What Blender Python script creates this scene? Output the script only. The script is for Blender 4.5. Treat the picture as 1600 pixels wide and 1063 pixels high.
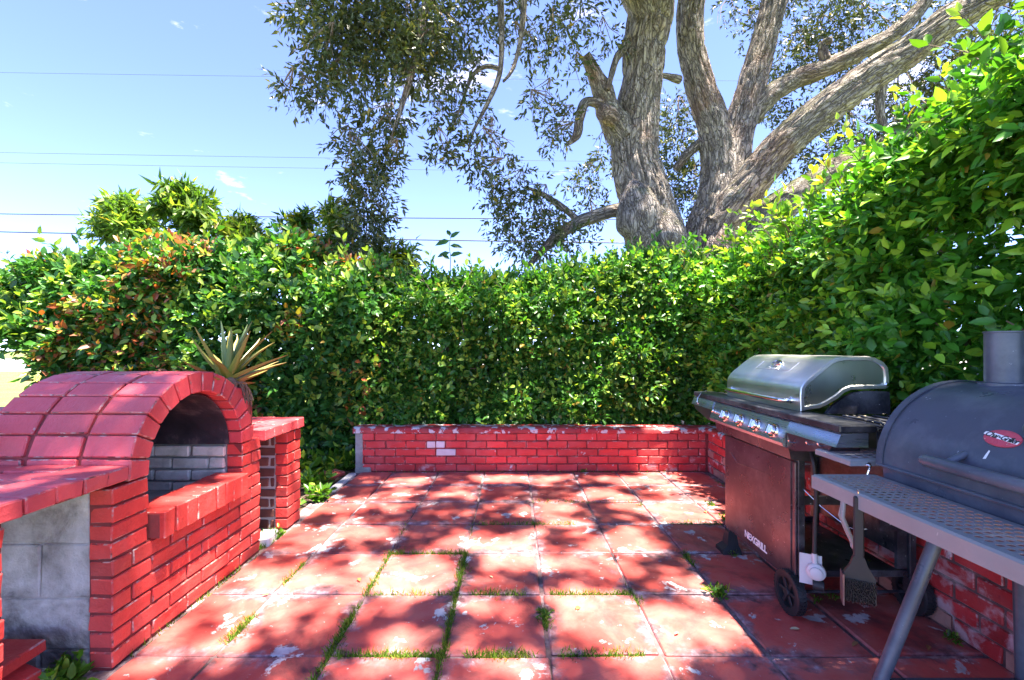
import bpy, bmesh, math, random
import numpy as np
from mathutils import Vector, Matrix

R = math.radians
random.seed(7)
rng = np.random.default_rng(11)
scene = bpy.context.scene
for o in list(bpy.data.objects):
    bpy.data.objects.remove(o)
col = scene.collection

# ------------------------------------------------------------------ camera
FOC, CX, HY, CAMH = 700.0, 802.0, 546.0, 1.25      # photo pixels (1600 wide), eye height in metres
cam_d = bpy.data.cameras.new('camera')
cam = bpy.data.objects.new('camera', cam_d)
col.objects.link(cam)
cam.location = (0, 0, CAMH)
cam.rotation_euler = (R(90), 0, 0)
cam_d.sensor_width = 36
cam_d.lens = FOC / 1600 * 36
cam_d.shift_x = -(CX - 800) / 1600
cam_d.shift_y = (HY - 531.5) / 1600
cam_d.clip_start = 0.05
cam_d.clip_end = 2000
scene.camera = cam

# ------------------------------------------------------------------ light
SUN_EL, SUN_AZ = 75.0, -24.0                         # azimuth measured from +X towards +Y
sun_dir = Vector((math.cos(R(SUN_EL)) * math.cos(R(SUN_AZ)), math.cos(R(SUN_EL)) * math.sin(R(SUN_AZ)), math.sin(R(SUN_EL))))
world = bpy.data.worlds.new('World')
scene.world = world
world.use_nodes = True
wn = world.node_tree
wn.nodes.clear()
w_out = wn.nodes.new('ShaderNodeOutputWorld')
w_bg = wn.nodes.new('ShaderNodeBackground')
w_sky = wn.nodes.new('ShaderNodeTexSky')
w_sky.sky_type = 'NISHITA'
w_sky.sun_disc = False
w_sky.sun_elevation = R(SUN_EL)
w_sky.sun_rotation = R(90 - SUN_AZ)
w_sky.air_density = 0.5
w_sky.dust_density = 0.0
w_sky.altitude = 2500
w_sky.ozone_density = 4.0
# thin clouds: noise on the view direction, same everywhere
w_tc = wn.nodes.new('ShaderNodeTexCoord')
w_map = wn.nodes.new('ShaderNodeMapping')
w_map.inputs['Scale'].default_value = (1.6, 1.6, 5.0)
w_noise = wn.nodes.new('ShaderNodeTexNoise')
w_noise.inputs['Scale'].default_value = 2.3
w_noise.inputs['Detail'].default_value = 7
w_noise.inputs['Roughness'].default_value = 0.62
w_ramp = wn.nodes.new('ShaderNodeValToRGB')
w_ramp.color_ramp.elements[0].position = 0.60
w_ramp.color_ramp.elements[1].position = 0.80
w_ramp.color_ramp.elements[1].color = (0.5, 0.5, 0.5, 1)
w_mix = wn.nodes.new('ShaderNodeMix')
w_mix.data_type = 'RGBA'
w_mix.inputs[7].default_value = (6.5, 6.8, 7.2, 1)
wn.links.new(w_tc.outputs['Generated'], w_map.inputs['Vector'])
wn.links.new(w_map.outputs['Vector'], w_noise.inputs['Vector'])
wn.links.new(w_noise.outputs['Fac'], w_ramp.inputs['Fac'])
wn.links.new(w_ramp.outputs['Color'], w_mix.inputs[0])
wn.links.new(w_sky.outputs['Color'], w_mix.inputs[6])
w_tint = wn.nodes.new('ShaderNodeMix')          # overall white balance of the sky
w_tint.data_type = 'RGBA'
w_tint.blend_type = 'MULTIPLY'
w_tint.inputs[0].default_value = 1.0
w_tint.inputs[7].default_value = (1.08, 0.915, 1.02, 1)
wn.links.new(w_mix.outputs[2], w_tint.inputs[6])
wn.links.new(w_tint.outputs[2], w_bg.inputs['Color'])
wn.links.new(w_bg.outputs['Background'], w_out.inputs['Surface'])
w_bg.inputs['Strength'].default_value = 0.135

sun_d = bpy.data.lights.new('sun', 'SUN')
sun_d.energy = 4.2
sun_d.angle = R(0.8)
sun_d.color = (1.0, 0.91, 0.77)
sun = bpy.data.objects.new('sun', sun_d)
col.objects.link(sun)
sun.location = (10, 0, 20)
sun.rotation_euler = sun_dir.to_track_quat('Z', 'Y').to_euler()

vs = scene.view_settings
vs.view_transform = 'Standard'
vs.look = 'None'
vs.exposure = 2.92
vs.gamma = 1.0
vs.use_curve_mapping = False
scene.render.engine = 'CYCLES'
scene.cycles.use_denoising = True
scene.cycles.max_bounces = 8
scene.cycles.diffuse_bounces = 4
scene.cycles.glossy_bounces = 4
scene.cycles.transmission_bounces = 6


# ------------------------------------------------------------------ helpers: pixels to points
def P(px, py, Y):
    return Vector(((px - CX) / FOC * Y, Y, CAMH - (py - HY) / FOC * Y))


# ------------------------------------------------------------------ helpers: materials
def new_mat(name):
    m = bpy.data.materials.new(name)
    m.use_nodes = True
    nt = m.node_tree
    b = nt.nodes['Principled BSDF']
    return m, nt, b


def nd(nt, t, **kw):
    n = nt.nodes.new(t)
    for k, v in kw.items():
        if k.startswith('i_'):
            n.inputs[k[2:]].default_value = v
        else:
            setattr(n, k, v)
    return n


def noise(nt, vec, scale, detail=4, rough=0.55, dist=0.0):
    n = nd(nt, 'ShaderNodeTexNoise', i_Scale=scale, i_Detail=detail, i_Roughness=rough, i_Distortion=dist)
    if vec is not None:
        nt.links.new(vec, n.inputs['Vector'])
    return n.outputs['Fac']


def ramp(nt, fac, stops):
    n = nt.nodes.new('ShaderNodeValToRGB')
    cr = n.color_ramp
    while len(cr.elements) < len(stops):
        cr.elements.new(0.5)
    for e, (p, c) in zip(cr.elements, stops):
        e.position = p
        if isinstance(c, (int, float)):
            c = (c, c, c)
        e.color = (c[0], c[1], c[2], 1)
    nt.links.new(fac, n.inputs['Fac'])
    return n.outputs['Color']


def mix(nt, fac, a, b, blend='MIX'):
    n = nt.nodes.new('ShaderNodeMix')
    n.data_type = 'RGBA'
    n.blend_type = blend
    for idx, v in ((0, fac), (6, a), (7, b)):
        if isinstance(v, (int, float)):
            n.inputs[idx].default_value = v
        elif isinstance(v, tuple):
            n.inputs[idx].default_value = (v[0], v[1], v[2], 1)
        else:
            nt.links.new(v, n.inputs[idx])
    return n.outputs[2]


def math_n(nt, op, a, b=None):
    n = nt.nodes.new('ShaderNodeMath')
    n.operation = op
    for i, v in ((0, a), (1, b)):
        if v is None:
            continue
        if isinstance(v, (int, float)):
            n.inputs[i].default_value = v
        else:
            nt.links.new(v, n.inputs[i])
    return n.outputs[0]


def bump(nt, b, h, strength=0.3, dist=0.01):
    n = nd(nt, 'ShaderNodeBump')
    n.inputs['Strength'].default_value = strength
    n.inputs['Distance'].default_value = dist
    nt.links.new(h, n.inputs['Height'])
    nt.links.new(n.outputs['Normal'], b.inputs['Normal'])


def wpos(nt):
    return nt.nodes.new('ShaderNodeNewGeometry').outputs['Position']


def orand(nt):
    return nt.nodes.new('ShaderNodeObjectInfo').outputs['Random']


def mat_paint(name, c1, c2, pale, peel=0.66, soft=0.04, peel_scale=9, dark=0.35, rough=0.5, vary=0.38, pale2=None):
    """red masonry paint: uneven tone from piece to piece, chipped down to a pale ground"""
    m, nt, b = new_mat(name)
    p = wpos(nt)
    base = mix(nt, noise(nt, p, 5, 5, 0.6), c1, c2)
    rv = math_n(nt, 'MULTIPLY_ADD', orand(nt), vary)
    rv.node.inputs[2].default_value = 1 - vary * 0.5
    cv = nd(nt, 'ShaderNodeHueSaturation')
    nt.links.new(base, cv.inputs['Color'])
    nt.links.new(rv, cv.inputs['Value'])
    c = cv.outputs['Color']
    dirt = ramp(nt, noise(nt, p, 2.7, 8, 0.68, 0.3), [(0.36, dark), (0.62, 0.0)])
    c = mix(nt, dirt, c, (0.06, 0.02, 0.022))
    fade = ramp(nt, noise(nt, p, 3.4, 6, 0.62, 0.4), [(0.46, 0), (0.74, 0.34)])
    c = mix(nt, fade, c, (0.60, 0.17, 0.16))
    ed = nd(nt, 'ShaderNodeAttribute', attribute_name='edge').outputs['Fac']
    chip = math_n(nt, 'MULTIPLY', ed, ramp(nt, noise(nt, p, 16, 6, 0.7, 0.3), [(0.50, 0), (0.58, 0.9)]))
    c = mix(nt, chip, c, ramp(nt, noise(nt, p, 21, 3), [(0.42, (0.10, 0.035, 0.03)), (0.56, (0.55, 0.36, 0.33))]))
    pn = noise(nt, p, peel_scale, 9, 0.62, 0.4)
    pm = ramp(nt, pn, [(peel, 0), (peel + soft, 1)])
    pl = mix(nt, noise(nt, p, 40, 3), pale, pale2 or tuple(x * 0.72 for x in pale))
    c = mix(nt, pm, c, pl)
    nt.links.new(c, b.inputs['Base Color'])
    r = ramp(nt, noise(nt, p, 14, 4), [(0.3, rough - 0.1), (0.7, rough + 0.18)])
    nt.links.new(r, b.inputs['Roughness'])
    hgt = mix(nt, 0.35, noise(nt, p, 75, 5, 0.6), noise(nt, p, 13, 4))
    hgt = mix(nt, pm, hgt, (0.12, 0.12, 0.12))
    bump(nt, b, hgt, 0.75, 0.007)
    b.inputs['Specular IOR Level'].default_value = 0.45
    return m


def mat_rough(name, stops, scale=8, rough=0.85, bstr=0.5, bdist=0.008, bscale=45, detail=7):
    m, nt, b = new_mat(name)
    p = wpos(nt)
    c = ramp(nt, noise(nt, p, scale, detail, 0.65, 0.3), stops)
    rv = math_n(nt, 'MULTIPLY_ADD', orand(nt), 0.3)
    rv.node.inputs[2].default_value = 0.85
    cv = nd(nt, 'ShaderNodeHueSaturation')
    nt.links.new(c, cv.inputs['Color'])
    nt.links.new(rv, cv.inputs['Value'])
    nt.links.new(cv.outputs['Color'], b.inputs['Base Color'])
    b.inputs['Roughness'].default_value = rough
    bump(nt, b, mix(nt, 0.4, noise(nt, p, bscale, 6, 0.65), noise(nt, p, bscale * 0.2, 4)), bstr, bdist)
    return m


def mat_metal(name, c, metallic=0.0, rough=0.4, specks=0.0, rvar=0.12, brush=None, dust=(0.45, 0.45, 0.46), bstr=0.08):
    m, nt, b = new_mat(name)
    p = wpos(nt)
    base = mix(nt, noise(nt, p, 6, 6, 0.65), tuple(x * 0.8 for x in c), tuple(min(1, x * 1.2) for x in c))
    if specks:
        s = ramp(nt, noise(nt, p, 55, 3, 0.6), [(0.72 - specks * 0.05, 0), (0.76 - specks * 0.05, 0.8)])
        base = mix(nt, s, base, dust)
        s2 = ramp(nt, noise(nt, p, 4, 7, 0.7), [(0.45, 0), (0.8, 0.35)])
        base = mix(nt, s2, base, dust)
    nt.links.new(base, b.inputs['Base Color'])
    b.inputs['Metallic'].default_value = metallic
    if brush:
        mp = nd(nt, 'ShaderNodeMapping')
        mp.inputs['Scale'].default_value = brush
        nt.links.new(p, mp.inputs['Vector'])
        nz = noise(nt, mp.outputs['Vector'], 1.0, 4, 0.6)
        nt.links.new(ramp(nt, nz, [(0.25, rough - rvar), (0.75, rough + rvar)]), b.inputs['Roughness'])
        bump(nt, b, nz, 0.06, 0.002)
    else:
        nt.links.new(ramp(nt, noise(nt, p, 9, 5), [(0.25, max(0.03, rough - rvar)), (0.75, rough + rvar)]), b.inputs['Roughness'])
        bump(nt, b, noise(nt, p, 120, 3), bstr, 0.002)
    return m


def mat_leaf(name, trans=0.38, rough=0.38, spec=0.45, tint=(1.25, 1.35, 0.5)):
    m, nt, b = new_mat(name)
    a = nd(nt, 'ShaderNodeAttribute', attribute_name='Col')
    nt.links.new(a.outputs['Color'], b.inputs['Base Color'])
    b.inputs['Roughness'].default_value = rough
    b.inputs['Specular IOR Level'].default_value = spec
    tr = nd(nt, 'ShaderNodeBsdfTranslucent')
    nt.links.new(mix(nt, 1.0, a.outputs['Color'], tint, 'MULTIPLY'), tr.inputs['Color'])
    ms = nd(nt, 'ShaderNodeMixShader')
    ms.inputs[0].default_value = trans
    nt.links.new(b.outputs[0], ms.inputs[1])
    nt.links.new(tr.outputs[0], ms.inputs[2])
    nt.links.new(ms.outputs[0], nt.nodes['Material Output'].inputs['Surface'])
    return m


RED1, RED2 = (0.58, 0.036, 0.034), (0.70, 0.064, 0.054)
M = {}
M['oven_brick'] = mat_paint('oven brick paint', RED1, RED2, (0.62, 0.56, 0.54), peel=0.72, dark=0.34, rough=0.48)
M['vault_brick'] = mat_paint('sky-tinted brick paint', (0.58, 0.060, 0.074), (0.66, 0.088, 0.10), (0.62, 0.5, 0.5), peel=0.73, dark=0.24, rough=0.42)  # pinker copy of the oven paint, standing in for sky reflection
M['wall_brick'] = mat_paint('wall brick paint', (0.54, 0.028, 0.033), (0.66, 0.044, 0.045), (0.66, 0.58, 0.60), peel=0.635, peel_scale=7, dark=0.30, rough=0.48)
M['worn_brick'] = mat_paint('worn wall brick paint', (0.42, 0.018, 0.022), (0.54, 0.03, 0.03), (0.58, 0.40, 0.40), peel=0.51, soft=0.12, peel_scale=8, dark=0.4, rough=0.55, pale2=(0.42, 0.22, 0.21))
M['bare_brick'] = mat_paint('bare brick', (0.34, 0.15, 0.11), (0.46, 0.26, 0.20), (0.55, 0.5, 0.44), peel=0.6, soft=0.15, peel_scale=10, dark=0.4, rough=0.75)
M['cap'] = mat_paint('wall cap paint', (0.40, 0.016, 0.022), (0.50, 0.028, 0.03), (0.68, 0.63, 0.64), peel=0.535, soft=0.025, peel_scale=11, dark=0.4, rough=0.55, pale2=(0.40, 0.38, 0.40))
M['pale_brick'] = mat_rough('pale primer', [(0.3, (0.62, 0.58, 0.60)), (0.7, (0.76, 0.72, 0.74))], rough=0.7, bstr=0.25)
M['mortar_red'] = mat_rough('painted mortar', [(0.3, (0.11, 0.022, 0.022)), (0.7, (0.27, 0.04, 0.038))], rough=0.85)
M['mortar_dark'] = mat_rough('weathered mortar', [(0.34, (0.05, 0.028, 0.026)), (0.55, (0.17, 0.085, 0.08)), (0.70, (0.42, 0.36, 0.34))], rough=0.9)
M['mortar'] = mat_rough('grey mortar', [(0.3, (0.22, 0.20, 0.18)), (0.7, (0.46, 0.43, 0.40))], rough=0.9)
M['block'] = mat_rough('concrete block', [(0.34, (0.13, 0.115, 0.105)), (0.46, (0.42, 0.39, 0.36)), (0.62, (0.68, 0.65, 0.62))], scale=4, rough=0.92, bstr=0.9, bdist=0.02, bscale=30)
M['fire_brick'] = mat_rough('firebox brick', [(0.3, (0.42, 0.39, 0.32)), (0.5, (0.66, 0.61, 0.53)), (0.72, (0.80, 0.73, 0.66))], scale=9, rough=0.9, bstr=0.6)
M['dark_brick'] = mat_rough('unpainted dark brick', [(0.3, (0.10, 0.04, 0.035)), (0.7, (0.20, 0.075, 0.06))], scale=9, rough=0.85)
M['white_mortar'] = mat_rough('white mortar', [(0.3, (0.45, 0.43, 0.42)), (0.7, (0.62, 0.60, 0.58))], scale=12, rough=0.9)
M['soot'] = mat_rough('sooty steel', [(0.30, (0.012, 0.012, 0.016)), (0.55, (0.035, 0.03, 0.038)), (0.72, (0.16, 0.12, 0.12))], scale=6, rough=0.55, bstr=0.25)
M['soil'] = mat_rough('soil', [(0.3, (0.035, 0.022, 0.015)), (0.6, (0.10, 0.065, 0.04)), (0.75, (0.26, 0.19, 0.12))], scale=14, rough=0.95, bstr=1.0, bdist=0.03)
M['lawn'] = mat_rough('lawn', [(0.3, (0.07, 0.12, 0.02)), (0.6, (0.17, 0.21, 0.04)), (0.75, (0.30, 0.28, 0.08))], scale=1.3, rough=0.95, bstr=0.8, bdist=0.05, bscale=8)
M['road'] = mat_rough('pale road', [(0.3, (0.42, 0.41, 0.39)), (0.7, (0.56, 0.55, 0.53))], scale=0.6, rough=0.9, bstr=0.2)
M['black'] = mat_metal('black paint', (0.016, 0.016, 0.022), 0.0, 0.36, specks=0.8)
M['smoker'] = mat_metal('weathered black paint', (0.058, 0.066, 0.090), 0.0, 0.36, specks=0.45, dust=(0.30, 0.32, 0.36), bstr=0.15)
M['gunmetal'] = mat_metal('gunmetal paint', (0.10, 0.085, 0.10), 0.75, 0.30, rvar=0.06, specks=0.5)
M['steel_blue'] = mat_metal('control panel steel', (0.42, 0.47, 0.55), 0.9, 0.30, rvar=0.08, brush=(8, 8, 300))
M['stainless'] = mat_metal('stainless steel', (0.78, 0.78, 0.76), 1.0, 0.36, rvar=0.08, brush=(220, 6, 220))
M['mirror_steel'] = mat_metal('polished steel', (0.62, 0.66, 0.58), 1.0, 0.30, rvar=0.06)
M['chrome'] = mat_metal('chrome', (0.78, 0.77, 0.75), 1.0, 0.12, rvar=0.05)
M['shelf_metal'] = mat_metal('worn shelf metal', (0.25, 0.248, 0.25), 0.1, 0.5, specks=0.6, dust=(0.50, 0.48, 0.44))
M['rubber'] = mat_metal('rubber', (0.014, 0.015, 0.018), 0.0, 0.55)
M['white_print'] = mat_metal('white print', (0.78, 0.78, 0.78), 0.0, 0.5)
M['badge_red'] = mat_paint('badge enamel', (0.55, 0.05, 0.09), (0.62, 0.10, 0.14), (0.85, 0.78, 0.8), peel=0.66, peel_scale=60, dark=0.0, rough=0.35)
M['badge_black'] = mat_metal('badge lettering', (0.02, 0.02, 0.02), 0.0, 0.5)
M['card'] = mat_metal('grey card', (0.55, 0.54, 0.55), 0.0, 0.6)
M['bristle'] = mat_metal('wire bristle', (0.06, 0.05, 0.045), 0.4, 0.5)
M['wire'] = mat_metal('cable', (0.02, 0.022, 0.03), 0.0, 0.6)
M['twig'] = mat_rough('twig bark', [(0.3, (0.10, 0.07, 0.05)), (0.7, (0.24, 0.18, 0.13))], scale=30, rough=0.9)
M['leaf'] = mat_leaf('hedge leaf')
M['oak_leaf'] = mat_leaf('oak leaf', trans=0.22, rough=0.42, tint=(1.2, 1.3, 0.6))
M['aloe'] = mat_leaf('aloe leaf', trans=0.12, rough=0.4, tint=(1.1, 1.1, 0.5))
M['grass'] = mat_leaf('grass blade', trans=0.3, rough=0.6, spec=0.2)
M['dry_leaf'] = mat_leaf('dry leaf', trans=0.2, rough=0.7, spec=0.2, tint=(1, 1, 1))


def make_tile_mat():
    m, nt, b = new_mat('tile paint')
    p = wpos(nt)
    c = mix(nt, noise(nt, p, 3.2, 6, 0.6), (0.44, 0.052, 0.046), (0.60, 0.100, 0.080))
    rv = math_n(nt, 'MULTIPLY_ADD', orand(nt), 0.34)
    rv.node.inputs[2].default_value = 0.82
    cv = nd(nt, 'ShaderNodeHueSaturation')
    nt.links.new(c, cv.inputs['Color'])
    nt.links.new(rv, cv.inputs['Value'])
    c = cv.outputs['Color']
    # chalky worn film
    c = mix(nt, ramp(nt, noise(nt, p, 2.6, 8, 0.66, 0.5), [(0.44, 0), (0.68, 0.50)]), c, (0.56, 0.25, 0.21))
    # dark mildew
    c = mix(nt, ramp(nt, noise(nt, p, 2.1, 9, 0.7, 0.6), [(0.50, 0), (0.64, 0.75)]), c, (0.055, 0.03, 0.035))
    # wear along the tile's own edges, eaten in unevenly
    tc = nt.nodes.new('ShaderNodeTexCoord').outputs['Object']
    sx = nt.nodes.new('ShaderNodeSeparateXYZ')
    nt.links.new(tc, sx.inputs[0])
    e = math_n(nt, 'MAXIMUM', math_n(nt, 'ABSOLUTE', sx.outputs[0]), math_n(nt, 'ABSOLUTE', sx.outputs[1]))
    en = math_n(nt, 'MULTIPLY_ADD', noise(nt, p, 5.5, 8, 0.7, 0.5), 0.42)
    en.node.inputs[2].default_value = -0.21
    e = math_n(nt, 'ADD', e, en)
    edge = ramp(nt, e, [(0.174, 0), (0.224, 0.92)])
    edge = math_n(nt, 'MULTIPLY', edge, ramp(nt, noise(nt, p, 1.7, 5, 0.6), [(0.36, 0.3), (0.50, 1.0)]))
    wornc = ramp(nt, noise(nt, p, 12, 6, 0.65), [(0.38, (0.05, 0.035, 0.042)), (0.52, (0.24, 0.13, 0.15)), (0.68, (0.52, 0.40, 0.43))])
    c = mix(nt, edge, c, wornc)
    # flaked patches showing the pale ground
    fl = ramp(nt, noise(nt, p, 4.6, 10, 0.66, 0.35), [(0.605, 0), (0.63, 1)])
    fl2 = ramp(nt, noise(nt, p, 26, 6, 0.6), [(0.675, 0), (0.70, 1)])
    flake = mix(nt, 1.0, fl, fl2, 'ADD')
    flc = ramp(nt, noise(nt, p, 9, 5), [(0.4, (0.40, 0.38, 0.41)), (0.6, (0.68, 0.62, 0.62))])
    c = mix(nt, flake, c, flc)
    nt.links.new(c, b.inputs['Base Color'])
    nt.links.new(ramp(nt, noise(nt, p, 11, 5), [(0.3, 0.36), (0.7, 0.66)]), b.inputs['Roughness'])
    h = mix(nt, 0.45, noise(nt, p, 60, 6, 0.65), noise(nt, p, 7, 5))
    h = mix(nt, flake, h, (0.1, 0.1, 0.1))
    bump(nt, b, h, 0.5, 0.006)
    return m


M['tile'] = make_tile_mat()
M['grout'] = mat_rough('grout', [(0.3, (0.05, 0.035, 0.035)), (0.5, (0.17, 0.10, 0.105)), (0.68, (0.45, 0.36, 0.37))], scale=7, rough=0.9, bstr=0.7, bdist=0.012)


def make_bark_mat():
    m, nt, b = new_mat('oak bark')
    a = nd(nt, 'ShaderNodeAttribute', attribute_name='bark').outputs['Vector']
    mp = nd(nt, 'ShaderNodeMapping')
    mp.inputs['Scale'].default_value = (1, 1, 0.24)
    nt.links.new(a, mp.inputs['Vector'])
    v = mp.outputs['Vector']
    nz = nd(nt, 'ShaderNodeTexNoise', i_Scale=4.0, i_Detail=5)
    nt.links.new(v, nz.inputs['Vector'])
    vd = mix(nt, 0.16, v, nz.outputs['Color'])
    vo = nd(nt, 'ShaderNodeTexVoronoi', i_Scale=24.0, feature='DISTANCE_TO_EDGE')
    nt.links.new(vd, vo.inputs['Vector'])
    r0 = math_n(nt, 'MULTIPLY', vo.outputs['Distance'], 9.0)
    n1 = noise(nt, vd, 12, 4, 0.6, 0.8)
    r1 = math_n(nt, 'MULTIPLY', math_n(nt, 'ABSOLUTE', math_n(nt, 'SUBTRACT', n1, 0.5)), 13.0)
    ridge = math_n(nt, 'MINIMUM', math_n(nt, 'MINIMUM', r0, r1), 1.0)
    fine = noise(nt, a, 38, 7, 0.72)
    h = mix(nt, 0.38, ridge, fine)
    plate = ramp(nt, mix(nt, 0.5, noise(nt, a, 7, 6, 0.7), fine), [(0.36, (0.20, 0.165, 0.145)), (0.62, (0.47, 0.415, 0.37))])
    c = mix(nt, ramp(nt, ridge, [(0.0, 1.0), (0.55, 0.0)]), plate, (0.085, 0.068, 0.06))
    p = wpos(nt)
    red = ramp(nt, noise(nt, p, 0.9, 4, 0.6), [(0.54, 0), (0.66, 0.5)])
    c = mix(nt, red, c, mix(nt, h, (0.07, 0.03, 0.02), (0.48, 0.27, 0.19)))
    # moss and lichen on upward faces
    sx = nt.nodes.new('ShaderNodeSeparateXYZ')
    nt.links.new(nt.nodes.new('ShaderNodeNewGeometry').outputs['Normal'], sx.inputs[0])
    up = math_n(nt, 'MULTIPLY', ramp(nt, sx.outputs[2], [(0.35, 0), (0.8, 1)]), ramp(nt, noise(nt, p, 3, 6), [(0.4, 0), (0.55, 0.85)]))
    c = mix(nt, up, c, (0.10, 0.12, 0.03))
    nt.links.new(c, b.inputs['Base Color'])
    b.inputs['Roughness'].default_value = 0.92
    b.inputs['Specular IOR Level'].default_value = 0.2
    bump(nt, b, h, 1.0, 0.05)
    return m


M['bark'] = make_bark_mat()


# ------------------------------------------------------------------ helpers: objects
def tag(o, label=None, cat=None, group=None, kind=None):
    if label:
        o['label'] = label
    if cat:
        o['category'] = cat
    if group:
        o['group'] = group
    if kind:
        o['kind'] = kind
    return o


def thing(name, loc, label, cat, group=None, rz=0.0):
    o = bpy.data.objects.new(name, None)
    o.empty_display_size = 0.1
    col.objects.link(o)
    o.location = loc
    o.rotation_euler = (0, 0, rz)
    return tag(o, label, cat, group)


def link(name, me, mat=None, parent=None, loc=(0, 0, 0), rot=(0, 0, 0)):
    if mat is not None and not me.materials:
        me.materials.append(M[mat] if isinstance(mat, str) else mat)
    o = bpy.data.objects.new(name, me)
    col.objects.link(o)
    o.parent = parent
    o.location = loc
    o.rotation_euler = rot
    return o


class MB:
    """collects shapes into one mesh"""

    def __init__(self):
        self.v, self.f = [], []

    def add(self, vs_, fs_):
        n = len(self.v)
        self.v += [tuple(x) for x in vs_]
        self.f += [tuple(i + n for i in f) for f in fs_]
        return self

    def box(self, c, s, rot=None, bev=0.0):
        x, y, z = s[0] / 2, s[1] / 2, s[2] / 2
        if bev <= 0:
            vs_ = [Vector((a * x, b_ * y, c_ * z)) for a in (-1, 1) for b_ in (-1, 1) for c_ in (-1, 1)]
            fs_ = [(0, 1, 3, 2), (4, 6, 7, 5), (0, 4, 5, 1), (2, 3, 7, 6), (0, 2, 6, 4), (1, 5, 7, 3)]
        else:
            vs_, fs_ = bev_box(s, bev)
            vs_ = [Vector(v) for v in vs_]
        if rot is not None:
            vs_ = [rot @ v for v in vs_]
        c = Vector(c)
        return self.add([v + c for v in vs_], fs_)

    def b(self, x0, x1, y0, y1, z0, z1, bev=0.0):
        return self.box(((x0 + x1) / 2, (y0 + y1) / 2, (z0 + z1) / 2), (x1 - x0, y1 - y0, z1 - z0), None, bev)

    def tube(self, pts, rad, n=12, caps=True):
        pts = [Vector(p) for p in pts]
        if not isinstance(rad, (list, tuple)):
            rad = [rad] * len(pts)
        vs_, fs_ = [], []
        t0 = (pts[1] - pts[0]).normalized()
        u = t0.orthogonal().normalized()
        for i, p in enumerate(pts):
            if i == 0:
                t = t0
            elif i == len(pts) - 1:
                t = (pts[i] - pts[i - 1]).normalized()
            else:
                t = ((pts[i + 1] - pts[i]).normalized() + (pts[i] - pts[i - 1]).normalized()).normalized()
            u = (u - t * u.dot(t)).normalized()
            w = t.cross(u)
            for k in range(n):
                a = 2 * math.pi * k / n
                vs_.append(p + (u * math.cos(a) + w * math.sin(a)) * rad[i])
        for i in range(len(pts) - 1):
            for k in range(n):
                k2 = (k + 1) % n
                fs_.append((i * n + k, i * n + k2, (i + 1) * n + k2, (i + 1) * n + k))
        if caps:
            fs_.append(tuple(reversed(range(n))))
            m = (len(pts) - 1) * n
            fs_.append(tuple(m + k for k in range(n)))
        return self.add(vs_, fs_)

    def lathe(self, prof, c, axis, n=32, closed=False):
        """prof: list of (radius, height along axis)"""
        axis = Vector(axis).normalized()
        u = axis.orthogonal().normalized()
        w = axis.cross(u)
        c = Vector(c)
        vs_, fs_ = [], []
        for r, h in prof:
            for k in range(n):
                a = 2 * math.pi * k / n
                vs_.append(c + axis * h + (u * math.cos(a) + w * math.sin(a)) * r)
        m = len(prof)
        for i in range(m if closed else m - 1):
            j = (i + 1) % m
            for k in range(n):
                k2 = (k + 1) % n
                fs_.append((i * n + k, i * n + k2, j * n + k2, j * n + k))
        if not closed:
            fs_.append(tuple(reversed(range(n))))
            fs_.append(tuple((m - 1) * n + k for k in range(n)))
        return self.add(vs_, fs_)

    def prism(self, prof, y0, y1):
        """polygon in the XZ plane swept along Y"""
        n = len(prof)
        vs_ = [(x, y0, z) for x, z in prof] + [(x, y1, z) for x, z in prof]
        fs_ = [tuple(range(n)), tuple(reversed(range(n, 2 * n)))]
        for k in range(n):
            k2 = (k + 1) % n
            fs_.append((k, k + n, k2 + n, k2))
        return self.add(vs_, fs_)

    def mesh(self, name, smooth=None):
        me = bpy.data.meshes.new(name)
        me.from_pydata(self.v, [], self.f)
        bm = bmesh.new()
        bm.from_mesh(me)
        bmesh.ops.recalc_face_normals(bm, faces=bm.faces)
        bm.to_mesh(me)
        bm.free()
        if smooth is not None:
            me.polygons.foreach_set('use_smooth', [True] * len(me.polygons))
            me.set_sharp_from_angle(angle=R(smooth))
        me.update()
        return me

    def build(self, name, mat, parent=None, smooth=None, loc=(0, 0, 0), rot=(0, 0, 0)):
        return link(name, self.mesh(name, smooth), mat, parent, loc, rot)


def bev_box(s, bv):
    x, y, z = s[0] / 2, s[1] / 2, s[2] / 2
    vs_, idx = [], {}
    for a in (-1, 1):
        for b_ in (-1, 1):
            for c in (-1, 1):
                for ax in range(3):
                    q = [a * (x - bv), b_ * (y - bv), c * (z - bv)]
                    q[ax] = (a * x, b_ * y, c * z)[ax]
                    idx[(a, b_, c, ax)] = len(vs_)
                    vs_.append(tuple(q))
    fs_ = []
    for ax in range(3):
        o1, o2 = [i for i in range(3) if i != ax]
        for s_ in (-1, 1):
            loop = []
            for p, q in ((-1, -1), (1, -1), (1, 1), (-1, 1)):
                k = [0, 0, 0]
                k[ax], k[o1], k[o2] = s_, p, q
                loop.append(idx[(k[0], k[1], k[2], ax)])
            fs_.append(tuple(loop))
        for p in (-1, 1):
            for q in (-1, 1):
                k0, k1 = [0, 0, 0], [0, 0, 0]
                k0[ax], k1[ax] = -1, 1
                k0[o1] = k1[o1] = p
                k0[o2] = k1[o2] = q
                fs_.append((idx[(*k0, o1)], idx[(*k1, o1)], idx[(*k1, o2)], idx[(*k0, o2)]))
    for a in (-1, 1):
        for b_ in (-1, 1):
            for c in (-1, 1):
                fs_.append(tuple(idx[(a, b_, c, ax)] for ax in range(3)))
    return vs_, fs_


_bc = {}


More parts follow.
